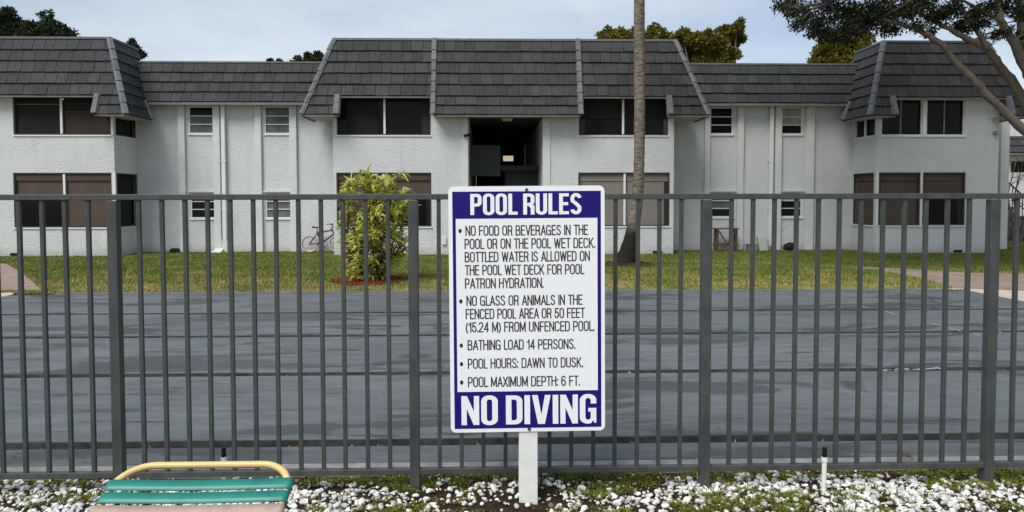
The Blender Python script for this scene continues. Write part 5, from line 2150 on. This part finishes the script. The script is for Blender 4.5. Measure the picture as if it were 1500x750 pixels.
def shade_tree():
    """the tree whose boughs hang in from the right"""
    Yt = 15.0
    base = Vector((at(1590, 200, Yt).x, Yt, 0))
    t = thing('shade_tree', 'large spreading shade tree with grey boughs reaching in from the right', 'tree', tuple(base))
    px_m = F / Yt
    mb_ = MB()
    fork = Vector((base.x - .1, Yt, 2.2))
    mb_.tube([base + Vector((.1, 0, -.2)), base + Vector((.05, 0, .5)), base + Vector((-.02, 0, 1.4)), fork], [.42, .32, .28, .27], 14)
    boughs = [
        ([(1500, 192), (1470, 163), (1441, 134), (1420, 112), (1405, 94), (1379, 65), (1362, 52), (1338, 40), (1312, 32), (1285, 29), (1258, 29), (1233, 26), (1222, 16), (1214, 4)], 11.0, 3.0, -.3),
        ([(1510, 165), (1490, 130), (1473, 108), (1458, 88), (1444, 70), (1418, 57), (1396, 45), (1377, 36), (1350, 22), (1330, 8), (1316, -8)], 13.0, 3.0, .3),
        ([(1446, 72), (1440, 58), (1424, 34), (1411, 16), (1396, 0), (1380, -18)], 7.0, 4.0, .3),
        ([(1515, 120), (1500, 95), (1492, 78), (1484, 60), (1474, 45), (1466, 30), (1461, 10), (1459, -20), (1450, -60)], 14.0, 6.0, -.1),
        ([(1505, 110), (1500, 70), (1494, 30), (1490, -20)], 11.0, 8.0, .6),
        ([(1468, 33), (1450, 22), (1432, 12), (1410, 2), (1390, -4)], 5.0, 2.5, -.4),
    ]
    nodes = []
    for pts, r0, r1, dy in boughs:
        P_ = []
        n = len(pts)
        for i, (a, b) in enumerate(pts):
            s_ = i / (n - 1)
            P_.append(at(a, b, Yt + dy + .8 * dy * s_))
        rr = [(r0 + (r1 - r0) * (i / (n - 1)) ** .8) / px_m * .62 for i in range(n)]
        if pts[0][0] >= 1500:
            P_ = [fork, (fork + P_[0]) / 2 + Vector((.05, 0, -.05))] + P_
            rr = [.2, rr[0] * 1.15] + rr
        # subdivide a little with wobble
        Q_, q_r = [], []
        for i in range(len(P_) - 1):
            for k in range(3):
                f_ = k / 3
                Q_.append(P_[i].lerp(P_[i + 1], f_) + Vector((rnd.gauss(0, .008), rnd.gauss(0, .02), rnd.gauss(0, .008))))
                q_r.append((rr[i] + (rr[i + 1] - rr[i]) * f_) * rnd.uniform(.93, 1.07))
        Q_.append(P_[-1])
        q_r.append(rr[-1])
        mb_.tube(Q_, q_r, 10)
        nodes += Q_[6:]
    # sprays of leaves: where the photo shows them, plus the crown above the frame
    sprays = []
    spec = [(1140, 12, 10), (1152, 22, 10), (1160, 8, 14), (1172, 36, 10), (1180, 20, 16), (1190, 50, 9), (1200, 34, 18), (1212, 52, 12), (1215, 10, 20), (1232, 44, 16), (1245, 20, 20), (1255, 46, 12), (1270, 30, 20),
            (1280, 8, 20), (1292, 42, 10), (1305, 20, 20), (1316, 44, 10), (1330, 15, 18), (1340, 42, 11), (1352, 5, 18), (1360, 44, 10), (1372, 22, 18), (1390, 12, 16), (1400, 38, 12), (1412, 44, 9), (1425, 20, 16),
            (1438, 36, 12), (1450, 8, 16), (1455, 52, 8), (1440, 54, 7), (1475, 12, 16), (1480, 46, 8), (1495, 20, 14), (1500, 50, 9), (1465, 52, 7), (1240, 56, 10), (1225, 60, 10)]
    for a, b, r_ in spec:
        for k in range(2):
            sprays.append((at(a + rnd.uniform(-6, 6), b + rnd.uniform(-5, 5), Yt + rnd.uniform(-1.0, 1.2)), r_ * 1.25 / px_m))
    for k in range(95):
        a, b = rnd.uniform(1170, 1720), rnd.uniform(-210, -8)
        if b < -210 + abs(a - 1440) * .35:
            continue
        sprays.append((at(a, b, Yt + rnd.uniform(-2.2, 2.2)), rnd.uniform(16, 30) / px_m))
    for k in range(24):
        sprays.append((at(rnd.uniform(1520, 1760), rnd.uniform(-40, 60), Yt + rnd.uniform(-2, 2)), rnd.uniform(14, 26) / px_m))
    added_canopy = []  # unseen leaf clumps added above the view to shade the right bay
    for k in range(230):
        added_canopy.append((Vector((rnd.uniform(5.5, 16), rnd.uniform(12.5, 18.8), rnd.uniform(7.2, 10))), rnd.uniform(.3, .6)))
    for c, r_ in sprays + added_canopy:
        nd = min(nodes, key=lambda q: (q - c).length)
        mid = nd.lerp(c, .5) + Vector((rnd.gauss(0, .06), rnd.gauss(0, .06), rnd.gauss(0, .05)))
        mb_.tube([nd, mid, c], [.014, .010, .004], 5, cap=False)
        for k in range(5):
            e = c + Vector((rnd.gauss(0, 1), rnd.gauss(0, 1), rnd.gauss(0, .7))) * r_ * .6
            mb_.tube([c.lerp(mid, .3), e], [.006, .002], 4, cap=False)
    mb_.build('trunk', M['bark'], t, smooth=True)
    vs, fs = clump_leaves(sprays, 62000, .038, .088, .5, .0, -.15)
    v2, f2 = clump_leaves(added_canopy, 42000, .07, .15, .55, .0, -.15)
    big_mesh('crown', np.concatenate([vs, v2]), np.concatenate([fs, f2 + len(vs)]), 3, M['leaf_dark'], t)


shade_tree()


# small bare bush by the stair, sprig at the foot of the wall
def bare_bush(name, label, c, h, spread, n, leafy=0):
    t = thing(name, label, 'plant', tuple(c))
    mb_ = MB()
    for k in range(n):
        a = rnd.uniform(0, 6.28)
        q = Vector(c) + Vector((math.cos(a) * spread, math.sin(a) * spread, 1)) * h * rnd.uniform(.6, 1.0)
        q.x = c[0] + math.cos(a) * spread * h * rnd.uniform(.3, 1)
        q.y = c[1] + math.sin(a) * spread * h * rnd.uniform(.3, 1)
        m1 = Vector(c).lerp(q, .5) + Vector((rnd.gauss(0, .04 * h), rnd.gauss(0, .04 * h), .05 * h))
        r_ = .012 * h
        mb_.tube([c, m1, q], [r_, r_ * .7, r_ * .25], 5, cap=False)
        for j in range(3):
            e = m1.lerp(q, rnd.uniform(.1, .8))
            mb_.tube([e, e + Vector((rnd.gauss(0, .18), rnd.gauss(0, .18), rnd.uniform(.05, .25))) * h], [r_ * .4, r_ * .15], 4, cap=False)
    mb_.build('stems', M['bark'], t)
    return t


bare_bush('bare_bush', 'leafless grey bush in front of the white house at far right', (X(1492, 300, 24), 24, 0), 3.0, .45, 9)
p = gnd(217, 367)
bare_bush('dry_sprig', 'small dry sprig at the foot of the recessed wall beside the left wing', (p.x, YR - .15, 0), .34, .5, 9)


# ================================================================== THINGS ALONG THE WALL
def bicycle():
    Yk = YR - .30
    r_ = .245
    c1 = at(453.5, 354.5, Yk)
    x1 = c1.x
    x2 = x1 + .78
    b = thing('bicycle', 'small red and black bicycle leaning against the wall beside the centre bay', 'bicycle', (x1, Yk, 0))
    for xx in (x1, x2):
        mb_ = MB()
        mb_.torus((xx, Yk, r_), r_ - .020, .024)
        w_ = mb_.build('tyre', M['tyre_pale'], b, smooth=True)
        mb_ = MB()
        mb_.torus((xx, Yk, r_), r_ - .045, .010)
        mb_.tube([(xx, Yk - .04, r_), (xx, Yk + .04, r_)], .022, 10)
        for k in range(16):
            a = 6.283 * k / 16
            mb_.tube([(xx, Yk + (.02 if k % 2 else -.02), r_), (xx + (r_ - .045) * math.cos(a), Yk, r_ + (r_ - .045) * math.sin(a))], .0022, 4, cap=False)
        mb_.build('rim', M['chrome'], w_)
    bb_ = Vector((x1 + .33, Yk, r_ + .02))
    seat = Vector((x1 + .22, Yk, .60))
    head = Vector((x2 - .13, Yk, .64))
    headb = Vector((x2 - .09, Yk, .52))
    mb_ = MB()
    for p_, q_ in ((bb_, seat), (seat + Vector((.01, 0, -.04)), head), (bb_, headb)):
        mb_.tube([p_, q_], .026, 8)
    mb_.build('frame', M['bike_dark'], b)
    mb_ = MB()
    for s_ in (-.04, .04):
        o_ = Vector((0, s_, 0))
        mb_.tube([Vector((x1, Yk, r_)) + o_, bb_ + o_ * .5], .022, 8)
        mb_.tube([Vector((x1, Yk, r_)) + o_, seat + Vector((0, 0, -.06)) + o_ * .3], .015, 8)
    mb_.build('rear_stays', M['bike_red'], b)
    mb_ = MB()
    for s_ in (-.045, .045):
        mb_.tube([(x2, Yk + s_, r_), (x2 - .07, Yk + s_, r_ * 2 + .03), headb], .013, 8)
    mb_.tube([headb, head + Vector((-.02, 0, .06))], .02, 8)
    mb_.build('fork', M['bike_dark'], b)
    mb_ = MB()
    s0 = seat + Vector((-.01, 0, .10))
    mb_.tube([seat, s0], .012, 8)
    mb_.hexa([s0 + Vector(v) for v in ((-.13, -.07, 0), (.0, -.05, 0), (.0, .05, 0), (-.13, .07, 0), (-.13, -.06, .045), (0, -.04, .03), (0, .04, .03), (-.13, .06, .045))])
    mb_.hexa([s0 + Vector(v) for v in ((.001, -.04, 0), (.13, -.015, 0), (.13, .015, 0), (.001, .04, 0), (.001, -.035, .03), (.13, -.012, .025), (.13, .012, .025), (.001, .035, .03))])
    mb_.build('saddle', M['rubber'], b, bevel=.01)
    mb_ = MB()
    h0 = head + Vector((-.02, 0, .06))
    mb_.tube([h0, h0 + Vector((.03, 0, .08))], .014, 8)
    h1 = h0 + Vector((.03, 0, .08))
    mb_.tube([h1 + Vector((-.14, -.16, .03)), h1 + Vector((-.02, -.14, .03)), h1, h1 + Vector((-.02, .14, .03)), h1 + Vector((-.12, .18, .03))], .012, 8)
    mb_.build('handlebar', M['bike_dark'], b)
    mb_ = MB()
    mb_.torus((bb_.x, Yk - .05, bb_.z), .075, .006)
    mb_.tube([bb_ + Vector((0, -.06, 0)), bb_ + Vector((.10, -.06, -.11))], .009, 6)
    mb_.box(bb_.x + .06, bb_.x + .14, Yk - .15, Yk - .065, bb_.z - .125, bb_.z - .10)
    mb_.tube([bb_ + Vector((0, .06, 0)), bb_ + Vector((-.10, .06, .11))], .009, 6)
    mb_.build('crankset', M['steel'], b)


bicycle()


def wooden_stand():
    Yk = YR - .45
    a, b = at(1048, 334, Yk), at(1078, 362, Yk)
    x0, x1, zt_ = a.x, b.x, a.z
    t = thing('wooden_stand', 'red brown wooden stand with crossed legs under the louvred window', 'stand', ((x0 + x1) / 2, Yk, 0))
    mb_ = MB()
    for k in range(3):
        mb_.box(x0 - .05, x1 + .06, Yk - .16 + k * .115, Yk - .055 + k * .115, zt_ - .03, zt_)
    mb_.build('top', M['board_dark'], t, bevel=.004)
    for xx in (x0 + .03, x1 - .03):
        for yy in (Yk - .12, Yk + .12):
            mb_ = MB()
            mb_.beam((xx + rnd.uniform(-.02, .02), yy, 0), (xx, yy, zt_ - .032), .065, .05)
            mb_.build('leg', M['redwood'], t)
    mb_ = MB()
    mb_.beam((x0 + .05, Yk - .145, zt_ - .06), (x0 + .30, Yk - .145, .22), .02, .04)
    mb_.beam((x1 - .05, Yk - .168, zt_ - .06), (x1 - .30, Yk - .168, .22), .02, .04)
    mb_.build('brace', M['redwood'], t)
    mb_ = MB()
    mb_.box(x0 - .03, x1 + .03, Yk - .15, Yk - .10, .17, .22)
    mb_.box(x0 - .03, x1 + .03, Yk + .10, Yk + .15, .17, .22)
    mb_.build('rail', M['redwood'], t)


wooden_stand()
# folded green plastic chair back leaning on the wall, a grey box, a black bag, small bits
Yk = YR - .25
a, b = at(1109, 347, Yk), at(1121, 365, Yk)
t = thing('plastic_planter', 'pale green plastic planter standing against the wall', 'planter', (a.x, Yk, 0))
mb = MB()
x0, x1, zt_ = a.x, b.x, a.z
mb.hexa([(x0 + .05, Yk - .10, 0), (x1 + .05, Yk - .10, 0), (x1 + .05, Yk + .05, 0), (x0 + .05, Yk + .05, 0), (x0, Yk - .06, zt_), (x1 - .03, Yk - .06, zt_), (x1 - .03, Yk + .1, zt_), (x0, Yk + .1, zt_)])
mb.build('body', M['chair_green'], t, bevel=.01)
mb = MB()
mb.tube([(x1 + .0, Yk, zt_ * .8), (x1 + .10, Yk, zt_ * .72), (x1 + .13, Yk, .02)], .014, 8)
mb.build('handle', M['chair_green'], t)
a, b = at(1095, 359, Yk), at(1107, 365, Yk)
mb = MB()
mb.box(a.x, b.x, Yk - .12, Yk + .1, 0, a.z)
mb.box(a.x - .02, b.x + .02, Yk - .135, Yk + .115, a.z + .002, a.z + .03)
o = mb.build('storage_box', M['boxgrey'], bevel=.006)
tag(o, 'low grey brown box on the ground beside the green planter', 'box')
a, b = at(1148, 356, Yk), at(1167, 366, Yk)
bm = bmesh.new()
bmesh.ops.create_icosphere(bm, subdivisions=4, radius=1)
for v in bm.verts:
    nz_ = mnoise.noise(v.co * 2.2) * .18 + mnoise.noise(v.co * 6) * .07
    v.co *= 1 + nz_
    v.co.x *= (b.x - a.x) / 2
    v.co.y *= .17
    v.co.z = max(v.co.z, -.75) * a.z * .62
    v.co += Vector(((a.x + b.x) / 2, Yk, a.z * .44))
me = bpy.data.meshes.new('rubbish_bag')
bm.to_mesh(me)
bm.free()
me.polygons.foreach_set('use_smooth', [True] * len(me.polygons))
me.materials.append(M['black'])
o = bpy.data.objects.new('rubbish_bag', me)
C.objects.link(o)
tag(o, 'black plastic bag slumped on the grass against the recessed wall', 'bag')
p = at(319, 367, YR - .25)
mb = MB()
mb.hexa([(p.x - .16, p.y - .2, 0), (p.x + .16, p.y - .2, 0), (p.x + .13, p.y + .15, 0), (p.x - .13, p.y + .15, 0), (p.x - .16, p.y - .2, .04), (p.x + .16, p.y - .2, .04), (p.x + .13, p.y + .15, .12), (p.x - .13, p.y + .15, .12)])
mb.box(p.x - .15, p.x - .12, p.y - .18, p.y + .1, .06, .13)
o = mb.build('splash_block', M['trim'], bevel=.008)
tag(o, 'white splash block on the grass below the left downspout', 'splash block')
p = at(256, 365, YR - .12)
mb = MB()
mb.box(p.x - .13, p.x + .13, p.y - .07, p.y + .07, 0, .09)
mb.box(p.x - .10, p.x + .10, p.y - .05, p.y + .05, .091, .12)
o = mb.build('bait_box', M['black'], bevel=.012)
tag(o, 'small black box on the ground left of the first pilaster', 'box')
